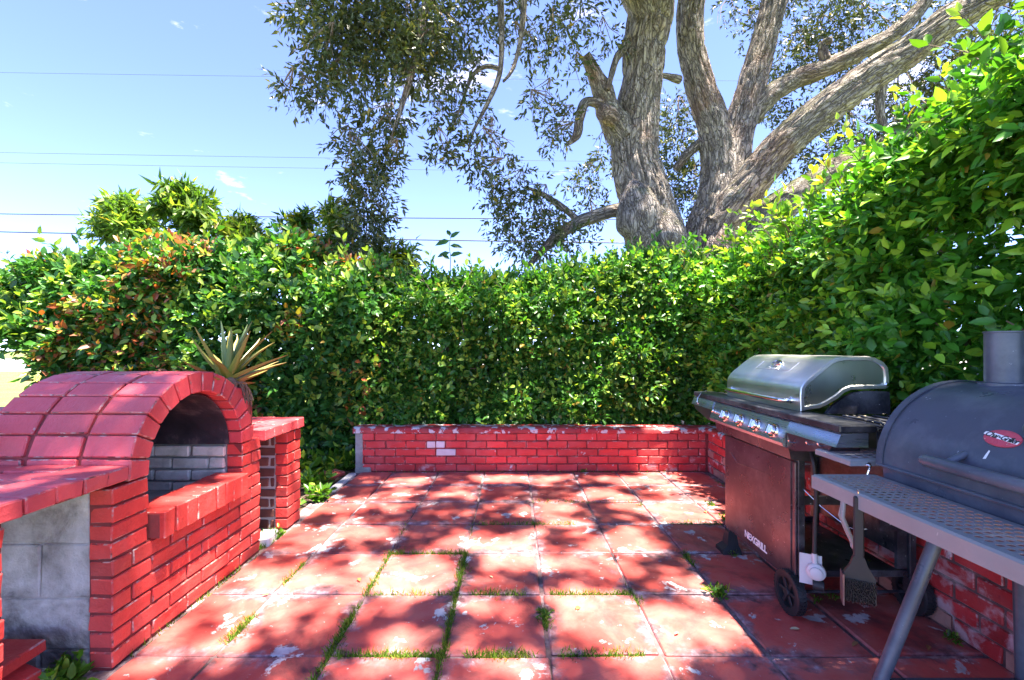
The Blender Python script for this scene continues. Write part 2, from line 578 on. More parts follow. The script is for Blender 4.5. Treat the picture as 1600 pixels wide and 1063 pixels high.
def brick_mesh(s, mat, bv=0.004, jit=0.0015, nvar=4):
    key = (round(s[0], 3), round(s[1], 3), round(s[2], 3), mat, random.randrange(nvar))
    if key not in _bc:
        vs_, fs_ = bev_box(s, bv)
        rr = random.Random(str(key))
        cor = {}
        out = []
        for i, v in enumerate(vs_):
            k = i // 3
            if k not in cor:
                cor[k] = [rr.uniform(-jit, jit) for _ in range(3)]
            out.append(tuple(v[j] + cor[k][j] + rr.uniform(-jit, jit) * 0.4 for j in range(3)))
        mb = MB()
        mb.add(out, fs_)
        me = mb.mesh('brick')
        me.materials.append(M[mat])
        at = me.attributes.new('edge', 'FLOAT', 'FACE')
        big = sorted((q.area for q in me.polygons), reverse=True)[5]
        at.data.foreach_set('value', [0.0 if q.area >= big * .999 else 1.0 for q in me.polygons])
        _bc[key] = me
    return _bc[key]


def brick(parent, x0, x1, y0, y1, z0, z1, mat, jit=0.0028, tilt=0.011, name='brick', bv=0.0045, jv=0.0026):
    me = brick_mesh((x1 - x0, y1 - y0, z1 - z0), mat, bv, jv)
    u = random.uniform
    return link(name, me, None, parent, ((x0 + x1) / 2 + u(-jit, jit), (y0 + y1) / 2 + u(-jit, jit), (z0 + z1) / 2 + u(-jit, jit) * .5),
                (u(-tilt, tilt), u(-tilt, tilt), u(-tilt, tilt)))


# ------------------------------------------------------------------ helpers: noise and foliage
def vnoise(p, seed=0):
    """value noise, p (N,3) -> (N,) in -1..1"""
    p = np.asarray(p, float)
    i = np.floor(p).astype(np.int64)
    f = p - i
    f = f * f * (3 - 2 * f)

    def h(ix, iy, iz):
        n = (ix * 374761393 + iy * 668265263 + iz * 1274126177 + seed * 69069) & 0xffffffff
        n = ((n ^ (n >> 13)) * 1274126177) & 0xffffffff
        return ((n ^ (n >> 16)) & 0xffff) / 32767.5 - 1
    r = 0
    for a in (0, 1):
        for b_ in (0, 1):
            for c in (0, 1):
                w = (f[:, 0] if a else 1 - f[:, 0]) * (f[:, 1] if b_ else 1 - f[:, 1]) * (f[:, 2] if c else 1 - f[:, 2])
                r = r + w * h(i[:, 0] + a, i[:, 1] + b_, i[:, 2] + c)
    return r


def unit(a):
    return a / np.maximum(np.linalg.norm(a, axis=-1, keepdims=True), 1e-9)


LEAF_OVATE = ([(0, 0, 0), (.30, .42, .12), (.30, 0, -.04), (.30, -.42, .12), (.66, .34, .08), (.66, 0, -.05), (.66, -.34, .08), (1, 0, -.16)],
              [(0, 2, 1), (0, 3, 2), (1, 2, 5, 4), (2, 3, 6, 5), (4, 5, 7), (5, 6, 7)])
LEAF_LANCE = ([(0, 0, 0), (.35, .5, .08), (.4, 0, -.08), (.35, -.5, .08), (1, 0, -.5)],
              [(0, 2, 1), (0, 3, 2), (1, 2, 4), (2, 3, 4)])
LEAF_SIMPLE = ([(0, 0, 0), (.48, .5, .1), (1, 0, -.15), (.48, -.5, .1)], [(0, 3, 2), (0, 2, 1)])
BLADE = ([(0, -.5, 0), (0, .5, 0), (.6, .3, .4), (.6, -.3, .4), (1, 0, 1.2)], [(0, 1, 2, 3), (3, 2, 4)])


class Leaves:
    def __init__(self):
        self.P, self.D, self.U, self.L, self.W, self.C = [], [], [], [], [], []

    def add(self, P_, D, U, L, W, C):
        self.P.append(P_); self.D.append(D); self.U.append(U); self.L.append(L); self.W.append(W); self.C.append(C)

    def cat(self):
        return [np.concatenate(x) for x in (self.P, self.D, self.U, self.L, self.W, self.C)]


def frame(D, U):
    D = unit(D)
    S = unit(np.cross(U, D))
    U = np.cross(D, S)
    return D, S, U


def leaf_mesh(name, arr, tmpl, mat):
    Pp, D, U, L, W, C = arr
    D, S, U = frame(D, U)
    tv = np.array(tmpl[0])
    n, k = len(Pp), len(tv)
    V = (Pp[:, None, :] + D[:, None, :] * (tv[None, :, 0:1] * L[:, None, None]) + S[:, None, :] * (tv[None, :, 1:2] * W[:, None, None])
         + U[:, None, :] * (tv[None, :, 2:3] * W[:, None, None])).reshape(-1, 3)
    loops, starts, totals = [], [], []
    base = np.arange(n)[:, None] * k
    idx = np.concatenate([base + np.array(f)[None, :] for f in tmpl[1]], axis=1)
    tot = np.tile(np.array([len(f) for f in tmpl[1]]), n)
    me = bpy.data.meshes.new(name)
    me.vertices.add(n * k)
    me.vertices.foreach_set('co', V.astype(np.float32).ravel())
    me.loops.add(idx.size)
    me.loops.foreach_set('vertex_index', idx.astype(np.int32).ravel())
    me.polygons.add(len(tot))
    st = np.concatenate([[0], np.cumsum(tot)[:-1]])
    me.polygons.foreach_set('loop_start', st.astype(np.int32))
    me.polygons.foreach_set('loop_total', tot.astype(np.int32))
    me.update(calc_edges=True)
    at = me.attributes.new('Col', 'FLOAT_COLOR', 'POINT')
    cc = np.ones((n, k, 4), np.float32)
    cc[:, :, :3] = C[:, None, :]
    at.data.foreach_set('color', cc.ravel())
    me.polygons.foreach_set('use_smooth', np.ones(len(tot), bool))
    me.materials.append(M[mat])
    me.validate()
    return me


def sprigs(lv, B, D, ln, K, L, W, colf, upbias=0.5, out=None, spread=0.9, lvar=0.42):
    """twigs at B pointing along D with K leaves each, alternate, spread sideways"""
    N = len(B)
    D = unit(D)
    t = (np.arange(K) + 0.6) / K
    t = np.clip(t[None, :] + rng.normal(0, .06, (N, K)), 0.02, 1.05)
    A = rng.normal(0, 1, (N, K, 3))
    A = A - (A * D[:, None, :]).sum(-1, keepdims=True) * D[:, None, :]
    A = unit(A)
    ld = unit(D[:, None, :] * (0.45 + 0.6 * t[..., None]) + A * spread)
    sag = np.zeros((N, K, 3))
    sag[..., 2] = -0.12 * t ** 2 * ln[:, None]
    pos = B[:, None, :] + D[:, None, :] * (t * ln[:, None])[..., None] + sag + A * 0.008
    nrm = rng.normal(0, .55, (N, K, 3))
    nrm[..., 2] += upbias
    if out is not None:
        nrm += out[:, None, :] * 0.75
    LL = L * (1 + rng.uniform(-lvar, lvar, (N, K)))
    WW = LL * (W / L) * (1 + rng.uniform(-.15, .15, (N, K)))
    C = colf(pos.reshape(-1, 3), t.ravel(), np.repeat(rng.random(N), K))
    lv.add(pos.reshape(-1, 3), ld.reshape(-1, 3), nrm.reshape(-1, 3), LL.ravel(), WW.ravel(), C)


def split_big(arr, n=300):
    """the n leaves that show largest in the photograph, and the rest"""
    Pp, D, U, L, W, C = arr
    px = CX + FOC * Pp[:, 0] / Pp[:, 1]
    py = HY - FOC * (Pp[:, 2] - CAMH) / Pp[:, 1]
    inside = (px > 5) & (px < 1595) & (py > 5) & (py < 1058) & (Pp[:, 1] > .5)
    _, _, Un = frame(D, U)
    view = unit(Pp - np.array([0, 0, CAMH]))
    face = np.abs((Un * view).sum(1))
    size = L * W * face / (Pp ** 2).sum(1)
    size = np.where(inside, size, 0)
    order = np.argsort(-size)
    big = order[:n]
    keep = np.ones(len(Pp), bool)
    keep[big] = False
    return [a[big] for a in arr], [a[keep] for a in arr]


def single_leaves(parent, arr, tmpl, mat, ratio, name='leaf'):
    Pp, D, U, L, W, C = arr
    D, S, U = frame(D, U)
    off = np.array(parent.location)
    meshes = []
    q = 12
    order = np.argsort(C[:, 1])
    for i in range(q):
        cidx = order[int((i + .5) * len(order) / q)]
        a = [np.zeros((1, 3)), np.array([[1., 0, 0]]), np.array([[0., 0, 1.]]), np.array([1.]), np.array([ratio]), C[cidx:cidx + 1]]
        meshes.append(leaf_mesh(name, a, tmpl, mat))
    rank = np.empty(len(order), int)
    rank[order] = np.arange(len(order))
    for i in range(len(Pp)):
        o = bpy.data.objects.new(name, meshes[min(q - 1, rank[i] * q // len(order))])
        col.objects.link(o)
        o.parent = parent
        m = Matrix((D[i], S[i], U[i])).transposed().to_4x4()
        sc = Matrix.Diagonal((L[i], W[i] / ratio, W[i] / ratio, 1))
        o.matrix_local = Matrix.Translation(Pp[i] - off) @ m @ sc


def catmull(pts, step):
    """pts: list of (Vector, radius); resampled"""
    out = []
    for i in range(len(pts) - 1):
        p0 = pts[max(i - 1, 0)]
        p1, p2 = pts[i], pts[i + 1]
        p3 = pts[min(i + 2, len(pts) - 1)]
        n = max(2, int((p2[0] - p1[0]).length / step))
        for k in range(n):
            t = k / n
            f = lambda a, b_, c, d: 0.5 * ((2 * b_) + (-a + c) * t + (2 * a - 5 * b_ + 4 * c - d) * t * t + (-a + 3 * b_ - 3 * c + d) * t ** 3)
            out.append((Vector([f(p0[0][j], p1[0][j], p2[0][j], p3[0][j]) for j in range(3)]), f(p0[1], p1[1], p2[1], p3[1])))
    out.append(pts[-1])
    return out


def limb_mesh(name, pts, n=24, step=0.08, lump=0.10, ridges=0.035, seed=0):
    rs = catmull(pts, step)
    m = len(rs)
    C = np.array([p for p, _ in rs])
    rad = np.maximum(np.array([r for _, r in rs]), 0.003)
    T = np.gradient(C, axis=0)
    T = unit(T)
    u = np.array(Vector(T[0]).orthogonal().normalized())
    U = np.zeros_like(C)
    for i in range(m):
        u = u - T[i] * u.dot(T[i])
        u = u / np.linalg.norm(u)
        U[i] = u
    Wv = np.cross(T, U)
    ang = np.linspace(0, 2 * np.pi, n, endpoint=False)
    ca, sa = np.cos(ang), np.sin(ang)
    dirs = U[:, None, :] * ca[None, :, None] + Wv[:, None, :] * sa[None, :, None]
    s = np.concatenate([[0], np.cumsum(np.linalg.norm(np.diff(C, axis=0), axis=1))])
    bark = np.stack([np.broadcast_to(ca[None] * rad[:, None], (m, n)), np.broadcast_to(sa[None] * rad[:, None], (m, n)), np.broadcast_to(s[:, None], (m, n))], -1)
    V0 = C[:, None, :] + dirs * rad[:, None, None]
    lmp = vnoise(V0.reshape(-1, 3) * 2.6, seed).reshape(m, n) + .5 * vnoise(V0.reshape(-1, 3) * 6, seed + 1).reshape(m, n)
    q = bark.reshape(-1, 3) * np.array([17, 17, 2.6]) + seed
    rg = np.abs(vnoise(q, seed + 3)).reshape(m, n)
    V = C[:, None, :] + dirs * (rad[:, None] * (1 + lump * lmp) - np.minimum(ridges, rad[:, None] * .14) * (1 - np.minimum(1, rg * 2.2)))[:, :, None]
    me = bpy.data.meshes.new(name)
    vs_ = V.reshape(-1, 3)
    k = np.arange(n)
    k2 = (k + 1) % n
    fs_ = []
    for i in range(m - 1):
        fs_ += list(zip((i * n + k).tolist(), (i * n + k2).tolist(), ((i + 1) * n + k2).tolist(), ((i + 1) * n + k).tolist()))
    fs_.append(tuple(((m - 1) * n + k).tolist()))
    fs_.append(tuple(k[::-1].tolist()))
    me.from_pydata(vs_.tolist(), [], fs_)
    at = me.attributes.new('bark', 'FLOAT_VECTOR', 'POINT')
    at.data.foreach_set('vector', bark.astype(np.float32).ravel())
    me.polygons.foreach_set('use_smooth', [True] * len(me.polygons))
    me.update()
    me.materials.append(M['bark'])
    return me


# ================================================================== the ground
def sheet(name, x0, x1, y0, y1, z, mat):
    mb = MB()
    mb.add([(x0, y0, z), (x1, y0, z), (x1, y1, z), (x0, y1, z)], [(0, 1, 2, 3)])
    return tag(mb.build(name, mat), kind='structure')


sheet('ground', -400, 400, -60, 700, -0.03, 'lawn')
sheet('road', -400, 400, 26, 60, -0.022, 'road')
sheet('soil_bed', -7.0, 4.6, 0.2, 6.6, -0.026, 'soil')

# patio: grout slab with every tile on it
XS = [-1.555, -1.224, -.756, -.291, .15, .609, 1.045, 1.49, 1.94]
YS = [4.565, 4.12, 3.67, 3.21, 2.75, 2.29, 1.83, 1.37, .91, .45, 0.0, -.46]
pmb = MB()
pmb.b(-1.66, 1.99, -.5, 4.60, -.06, -.010)
patio = tag(pmb.build('patio', 'grout'), kind='structure')
_tile_cache = {}
for j in range(len(YS) - 1):
    for i in range(len(XS) - 1):
        gx = random.choice([.010, .012, .016, .022])
        gy = random.choice([.010, .012, .016])
        x0, x1, y0, y1 = XS[i] + gx / 2, XS[i + 1] - gx / 2, YS[j + 1] + gy / 2, YS[j] - gy / 2
        key = (round(x1 - x0, 2), round(y1 - y0, 2), random.randrange(2))
        if key not in _tile_cache:
            bm = bmesh.new()
            vs_, fs_ = bev_box((key[0], key[1], .036), .005)
            bv = [bm.verts.new(v) for v in vs_]
            for f in fs_:
                bm.faces.new([bv[q] for q in f])
            bmesh.ops.recalc_face_normals(bm, faces=bm.faces)
            for k in range(8):
                d = (random.uniform(-.005, .005), random.uniform(-.005, .005))
                for v in bv[3 * k:3 * k + 3]:
                    v.co.x += d[0]
                    v.co.y += d[1]
            me = bpy.data.meshes.new('tile')
            bm.to_mesh(me)
            bm.free()
            me.materials.append(M['tile'])
            _tile_cache[key] = me
        link('tile', _tile_cache[key], None, patio, ((x0 + x1) / 2, (y0 + y1) / 2, -.019 + random.uniform(-.002, .003)),
             (random.uniform(-.004, .004), random.uniform(-.004, .004), random.uniform(-.006, .006)))


# ================================================================== garden walls
def wall_rows(parent, L, nrow, ch, bl, d, first, matf, y_front=0.0, gap=.011, special=None):
    """bricks of a wall along local +X with its face at local y = y_front, facing -y"""
    for r in range(nrow):
        off = first if r % 2 == 0 else first - bl / 2
        cuts = [0.0]
        u = off
        while u < L - .03:
            if u > .03:
                cuts.append(u + random.uniform(-.008, .008))
            u += bl
        cuts.append(L)
        if special and r in special:
            cuts = [c for c in cuts if not any(a - .04 < c < b_ + .04 for a, b_, _ in special[r])]
            for a, b_, _ in special[r]:
                cuts += [a, b_]
            cuts = sorted(set(cuts))
        for a, b_ in zip(cuts[:-1], cuts[1:]):
            mt = matf(r, (a + b_) / 2)
            if special and r in special:
                for sa, sb, sm in special[r]:
                    if sa - .005 <= a and b_ <= sb + .005:
                        mt = sm
            brick(parent, a + gap / 2, b_ - gap / 2, y_front, y_front + d, r * ch + gap / 2, (r + 1) * ch - gap / 2, mt)


def cap_piece(parent, name, x0, x1, y0, y1, z0, z1, mat):
    """rendered cap with an uneven rounded edge"""
    n = max(4, int((x1 - x0) / .06))
    mb = MB()
    ring = [(y0, z0), (y0, z1 - .022), (y0 + .012, z1 - .006), (y0 + .03, z1), (y1 - .03, z1), (y1 - .006, z1 - .01), (y1, z0)]
    m = len(ring)
    vs_, fs_ = [], []
    for i in range(n + 1):
        x = x0 + (x1 - x0) * i / n
        for (y, z) in ring:
            vs_.append((x, y + random.uniform(-.003, .003), z + random.uniform(-.0025, .0025)))
    for i in range(n):
        for k in range(m):
            k2 = (k + 1) % m
            fs_.append((i * m + k, i * m + k2, (i + 1) * m + k2, (i + 1) * m + k))
    fs_ += [tuple(range(m)), tuple(reversed(range(n * m, n * m + m)))]
    mb.add(vs_, fs_)
    return mb.build(name, mat, parent, smooth=35)


CH, BL = .0785, .207
bw = thing('brick_wall', (-1.615, 4.58, 0), 'low red brick wall with a pale L-shaped patch, running in front of the hedge', 'brick wall')
LB = 3.60
mb = MB()
mb.b(.085, LB + .2, .008, .20, -.03, .395)
mb.build('mortar_core', 'mortar_red', bw)
sp = {3: [(.726, .822, 'pale_brick'), (.822, .922, 'pale_brick')], 2: [(.822, 1.028, 'pale_brick')]}
wall_rows(bw, LB - .012, 5, CH, BL, .09, .2, lambda r, u: 'wall_brick' if random.random() < .9 else 'worn_brick', special={k: v for k, v in sp.items()})
mb = MB()   # bare mortar return at the left end
mb.b(0, .078, -.004, .2, -.03, .392, .006)
mb.b(.0, .16, -.02, .05, -.03, .045, .012)
eo = mb.build('end_render', 'mortar', bw)
eo['label'] = 'grey bare mortar at the open end of the wall'
cap_piece(bw, 'cap', -.02, 2.30, -.018, .215, .394, .452, 'cap')
cap_piece(bw, 'cap', 2.305, LB + .19, -.014, .215, .392, .446, 'cap')

ang = math.atan2(1.75 - 4.58, 1.92 - 1.985)
rw = thing('brick_wall', (1.985, 4.575, 0), 'low red brick wall with flaking paint, running behind the two barbecues', 'brick wall', rz=ang)
LR = 3.9


def right_mat(r, u):
    q = random.random()
    if r == 0:
        return 'bare_brick' if q < .55 else 'worn_brick'
    if r in (1, 2):
        return 'worn_brick' if q < .75 else ('bare_brick' if q < .85 else 'wall_brick')
    return 'worn_brick' if q < .45 else 'wall_brick'


# local +x runs towards the camera; the face towards the patio is at local -y
mb = MB()
mb.b(.012, LR, .008, .2, -.03, .395)
mb.build('mortar_core', 'mortar_dark', rw)
wall_rows(rw, LR, 5, CH, BL, .09, .13, right_mat)
cap_piece(rw, 'cap', -.01, LR + .02, -.016, .215, .394, .45, 'cap')

# ================================================================== brick oven (faces +X)
OX = -1.57
ov = thing('brick_oven', (OX, 2.26, 0), 'red painted brick barbecue oven with barrel vault, arched firebox and brick counters', 'brick oven')
oy = 2.26


def ob(parent, x0, x1, y0, y1, z0, z1, mat='oven_brick', **kw):
    return brick(parent, x0 - OX, x1 - OX, y0 - oy, y1 - oy, z0, z1, mat, **kw)


def obx(mb, x0, x1, y0, y1, z0, z1, bev=0.0):
    return mb.b(x0 - OX, x1 - OX, y0 - oy, y1 - oy, z0, z1, bev)


Y0, Y1 = 1.748, 2.785
YA, YB = 1.93, 2.592
SPR = .705
CO = .0705
mb = MB()
obx(mb, -1.66, -1.578, Y0 + .008, Y1 - .006, -.03, .424)
obx(mb, -1.66, -1.578, Y0 + .008, YA - .008, .424, SPR - .004)
obx(mb, -1.66, -1.578, YB + .008, Y1 - .006, .424, SPR - .004)
fw = mb.build('front_wall', 'mortar_red', ov)
g = .0085


def course(parent, cuts, z, x0, x1, mat='oven_brick', gap=g, ch=CO):
    for a, b_ in zip(cuts[:-1], cuts[1:]):
        ob(parent, x0, x1, a + gap / 2, b_ - gap / 2, z + gap / 2, z + ch - gap / 2, mat)


for r in range(6):
    z = r * CO
    if r % 2 == 0:
        cuts = [Y0, Y0 + .20, Y0 + .41, Y0 + .62, Y0 + .83, Y1]
    else:
        cuts = [Y0, Y0 + .10, Y0 + .305, Y0 + .515, Y0 + .725, Y0 + .935, Y1]
    course(fw, cuts, z, -1.66, OX)
for r in range(6, 10):
    z = r * CO
    course(fw, [Y0, YA], z, -1.66, OX)
    course(fw, [YB, Y1] if r % 2 else [YB, YB + .1, Y1], z, -1.66, OX)

# sill of bricks on edge
mb = MB()
obx(mb, -1.69, -1.535, YA + .012, YB - .03, .43, .535)
si = mb.build('sill', 'mortar_red', ov)
ns = 9
ys = np.linspace(YA + .010, YB - .026, ns + 1)
for k in range(ns):
    ob(si, -1.70, -1.513 + random.uniform(-.003, .003), ys[k] + .003, ys[k + 1] - .003, .429, .546)

# the arch and barrel vault: wedge bricks in three rings
RI, RO, NV = .330, .432, 14
vm = MB()
nn = 40
ring_o = [(oy + (RO - .012) * math.cos(math.pi * k / nn), SPR + (RO - .012) * math.sin(math.pi * k / nn)) for k in range(nn + 1)]
ring_i = [(oy + (RI + .006) * math.cos(math.pi * k / nn), SPR + (RI + .006) * math.sin(math.pi * k / nn)) for k in range(nn + 1)]
for k in range(nn):
    q = [ring_o[k], ring_o[k + 1], ring_i[k + 1], ring_i[k]]
    vs_ = [(-1.582 - OX, y - oy, z) for y, z in q] + [(-2.20 - OX, y - oy, z) for y, z in q]
    vm.add(vs_, [(0, 1, 2, 3), (7, 6, 5, 4), (0, 4, 5, 1), (1, 5, 6, 2), (2, 6, 7, 3), (3, 7, 4, 0)])
va = vm.build('vault', 'mortar_red', ov)
rows_x = [(-1.568, -1.775), (-1.785, -1.992), (-2.002, -2.213)]


def wedge_mesh(lx, var):
    rr = random.Random(var * 31 + int(lx * 1000))
    dt = math.pi / NV
    go, gi = .0045, .0035
    mb = MB()
    bev = .005
    wo, wi = RO * dt / 2 - go, RI * dt / 2 - gi
    bm = bmesh.new()
    vv = []
    for sx_ in (-lx / 2, lx / 2):
        for (t, rad) in ((-wi, RI), (wi, RI), (wo, RO), (-wo, RO)):
            vv.append(bm.verts.new((sx_ + rr.uniform(-.002, .002), t + rr.uniform(-.0015, .0015), rad - (RI + RO) / 2 + rr.uniform(-.002, .002))))
    for f in ((0, 1, 2, 3), (7, 6, 5, 4), (0, 4, 5, 1), (1, 5, 6, 2), (2, 6, 7, 3), (3, 7, 4, 0)):
        bm.faces.new([vv[q] for q in f])
    bmesh.ops.recalc_face_normals(bm, faces=bm.faces)
    bmesh.ops.bevel(bm, geom=bm.edges[:], offset=bev, segments=1, affect='EDGES')
    me = bpy.data.meshes.new('brick')
    bm.to_mesh(me)
    bm.free()
    at = me.attributes.new('edge', 'FLOAT', 'FACE')
    big = sorted((q.area for q in me.polygons), reverse=True)[5]
    at.data.foreach_set('value', [0.0 if q.area >= big * .999 else 1.0 for q in me.polygons])
    me.materials.append(M['vault_brick'])
    return me


wed = [wedge_mesh(.206, v) for v in range(5)]
rm = (RI + RO) / 2
for ri, (xa, xb) in enumerate(rows_x):
    for k in range(NV):
        th = math.pi * (k + .5) / NV              # 0 = far side (+Y), pi = near side
        xo = (0, random.uniform(-.004, .004), random.uniform(-.004, .004))[ri]
        sk = .012 * (1 - math.sin(th)) if ri else 0
        o = link('brick', random.choice(wed), None, va,
                 ((xa + xb) / 2 - OX + xo - sk * (ri - .5), rm * math.cos(th) * 1.0, SPR + rm * math.sin(th)),
                 (th - math.pi / 2 + random.uniform(-.015, .015), random.uniform(-.012, .012), random.uniform(-.012, .012)))

# steel hood under the vault, sooty
hm = MB()
rh = RI - .012
for k in range(nn):
    a0, a1 = math.pi * k / nn, math.pi * (k + 1) / nn
    q = [(rh * math.cos(a0), rh * math.sin(a0)), (rh * math.cos(a1), rh * math.sin(a1)), ((rh - .006) * math.cos(a1), (rh - .006) * math.sin(a1)), ((rh - .006) * math.cos(a0), (rh - .006) * math.sin(a0))]
    vs_ = [(-1.635 - OX, y, SPR + z) for y, z in q] + [(-2.19 - OX, y, SPR + z) for y, z in q]
    hm.add(vs_, [(0, 1, 2, 3), (7, 6, 5, 4), (0, 4, 5, 1), (1, 5, 6, 2), (2, 6, 7, 3), (3, 7, 4, 0)])
disc = [(rh * math.cos(math.pi * k / nn), rh * math.sin(math.pi * k / nn)) for k in range(nn + 1)]
hm.add([(-2.192 - OX, y, SPR + z) for y, z in disc], [tuple(range(nn + 1))])
ho = hm.build('hood', 'soot', ov, smooth=50)
ho['label'] = 'soot-blackened curved steel hood inside the arch'

# firebox: side walls, back, floor
fb = MB()
obx(fb, -2.21, -1.662, YB + .012, Y1 - .004, -.03, SPR - .006)
obx(fb, -2.21, -2.14, YA, YB, -.03, SPR - .012)
obx(fb, -2.139, -1.664, YA + .002, YB - .002, -.03, .44)
fx = fb.build('firebox', 'mortar', ov)
for r in range(7):
    z = .35 + r * .0695 - .139
    if z + .07 > SPR:
        break
    cuts = [-2.138, -1.97, -1.76, -1.664] if r % 2 else [-2.138, -2.07, -1.86, -1.664]
    for a, b_ in zip(cuts[:-1], cuts[1:]):
        ob(fx, a + .006, b_ - .006, YB - .012, YB + .012, z + .006, z + .0695 - .006, 'fire_brick', jit=.003, tilt=.012, bv=.006, jv=.003)
# near side wall of concrete blocks, seen under the near counter
bwm = MB()
obx(bwm, -2.21, -1.662, Y0 + .022, YA - .004, -.03, SPR - .006)
blk = bwm.build('side_wall', 'block', ov)
for r, (za, zb) in enumerate(((-.02, .064), (.066, .271), (.274, .483), (.486, .700))):
    cuts = [-2.215, -2.03, -1.665] if r % 2 else [-2.215, -1.86, -1.665]
    for a, b_ in zip(cuts[:-1], cuts[1:]):
        ob(blk, a + .002, b_ - .002, Y0 + .012, Y0 + .10, za, zb, 'block', name='concrete_block', bv=.006, jv=.003)

# near counter
cm = MB()
obx(cm, -2.20, -1.575, .98, 1.86, .716, .722)
cn = cm.build('counter', 'mortar_red', ov)


def counter(parent, ya, yb, za, zb, xf):
    n = round((yb - ya) / .104)
    yy = np.linspace(ya, yb, n + 1)
    for k in range(n):
        off = 0 if k % 2 == 0 else -.0
        for (xa, xb) in ((xf - .207, xf), (xf - .419, xf - .213), (xf - .631, xf - .425)):
            ob(parent, xa + off, xb + off + random.uniform(-.003, .003), yy[k] + .003, yy[k + 1] - .003, za, zb, 'vault_brick', jit=.003, tilt=.010)


counter(cn, .93, 1.822, .721, .778, -1.553)
np_ = MB()
obx(np_, -1.655, -1.578, 1.17, 1.38, -.03, .712)
npil = np_.build('pillar', 'mortar_red', ov)
for r in range(10):
    z = r * CO
    course(npil, [1.166, 1.386] if r % 2 else [1.166, 1.276, 1.386], z, -1.66, OX)
# far counter, its pillar and the dark side wall
cm = MB()
obx(cm, -2.16, -1.57, 2.80, 3.30, .672, .680)
cn2 = cm.build('counter', 'mortar_red', ov)
counter(cn2, 2.79, 3.318, .682, .748, -1.545)
pm = MB()
obx(pm, -1.650, -1.578, 3.118, 3.30, -.03, .672)
pil = pm.build('pillar', 'mortar_red', ov)
for r in range(9):
    z = r * .0745
    course(pil, [3.110, 3.308] if r % 2 else [3.110, 3.212, 3.308], z, -1.655, OX, ch=.0745)
sm = MB()
obx(sm, -2.16, -1.658, 3.128, 3.21, -.03, .672)
sw = sm.build('side_wall', 'white_mortar', ov)
for r in range(9):
    z = r * .0715
    cuts = [-2.16, -2.0, -1.79, -1.658] if r % 2 else [-2.16, -2.10, -1.895, -1.70, -1.658]
    for a, b_ in zip(cuts[:-1], cuts[1:]):
        ob(sw, a + .008, b_ - .008, 3.12, 3.16, z + .008, z + .0715 - .008, 'dark_brick')
bk = MB()
obx(bk, -2.27, -2.214, .95, 3.31, -.03, .71)
bk.build('back_wall', 'mortar', ov)
bk = MB()
obx(bk, -2.56, -2.272, 1.72, 2.80, -.03, .90)
rl = bk.build('rear_ledge', 'mortar', ov)
for k in range(10):
    ya = 1.70 + k * .112
    ob(rl, -2.58, -2.268, ya + .003, ya + .109, .901, .96, 'vault_brick')
# broken brick stub at the far shoulder of the vault, the aloe grows on it
st = MB()
obx(st, -1.80, -1.60, 2.60, 2.745, .712, .93)
stb = st.build('shoulder', 'mortar_red', ov)
for r in range(4):
    ob(stb, -1.805, -1.60, 2.655 - .02 * r, 2.765 - .03 * r, .712 + r * .08, .712 + r * .08 + .074, 'vault_brick', tilt=.05)

# loose stuff around the oven
lb = thing('loose_brick', (-1.86, 1.60, -.01), 'loose red paver leaning on a pale block under the near brick counter', 'paver')
brick(lb, -.15, .12, -.09, .07, .06, .115, 'oven_brick', name='paver', tilt=.2)
brick(lb, -.14, .10, -.06, .09, .122, .165, 'oven_brick', name='paver', tilt=.12)
mb = MB()
mb.box((0, 0, .03), (.24, .15, .06), Matrix.Rotation(.2, 3, 'Z'), .008)
mb.build('base_block', 'mortar', lb)
mb = MB()
mb.box((0, 0, .035), (.10, .16, .07), Matrix.Rotation(.15, 3, 'Z'), .008)
bo = mb.build('concrete_lump', 'pale_brick', None, loc=(-1.62, 2.93, -.026))
tag(bo, 'small pale concrete lump in the gap under the far brick counter', 'concrete lump')
mb = MB()
mb.box((0, 0, 0), (.16, .30, .035), Matrix.Rotation(-.25, 3, 'Z') @ Matrix.Rotation(.22, 3, 'Y'), .005)
tag(mb.build('broken_tile', 'tile', None, loc=(-1.80, 4.38, .02)), 'broken red tile lying on soil beside the open end of the low wall', 'broken tile')
mb = MB()
mb.b(-1.655, -1.575, 3.95, 4.50, -.03, .006, .008)
tag(mb.build('edging_strip', 'pale_brick'), 'pale concrete edging strip at the patio edge beside the soil', 'edging')

# ================================================================== gas grill (faces -X), local origin below its middle
GX, GY = 1.60, 2.44
gr = thing('gas_grill', (GX, GY, 0), 'stainless lidded gas grill on a dark two-wheeled cart by the flaking brick wall', 'gas grill')


def gp(x, y, z):
    return (x - GX, y - GY, z)


def gb(mb, x0, x1, y0, y1, z0, z1, bev=0.0):
    return mb.b(x0 - GX, x1 - GX, y0 - GY, y1 - GY, z0, z1, bev)


def text_obj(name, body, size, mat, parent, mtx, extrude=.0008, shear=0.0, spacing=1.0, offset=0.0):
    cu = bpy.data.curves.new(name, 'FONT')
    cu.body = body
    cu.size = size
    cu.extrude = extrude
    cu.shear = shear
    cu.space_character = spacing
    cu.offset = offset
    cu.align_x = 'CENTER'
    cu.align_y = 'CENTER'
    tmp = bpy.data.objects.new(name, cu)
    col.objects.link(tmp)
    bpy.context.view_layer.update()
    me = bpy.data.meshes.new_from_object(tmp.evaluated_get(bpy.context.evaluated_depsgraph_get()))
    bpy.data.objects.remove(tmp)
    bpy.data.curves.remove(cu)
    me.materials.clear()
    o = link(name, me, mat, parent)
    o.matrix_local = mtx
    return o


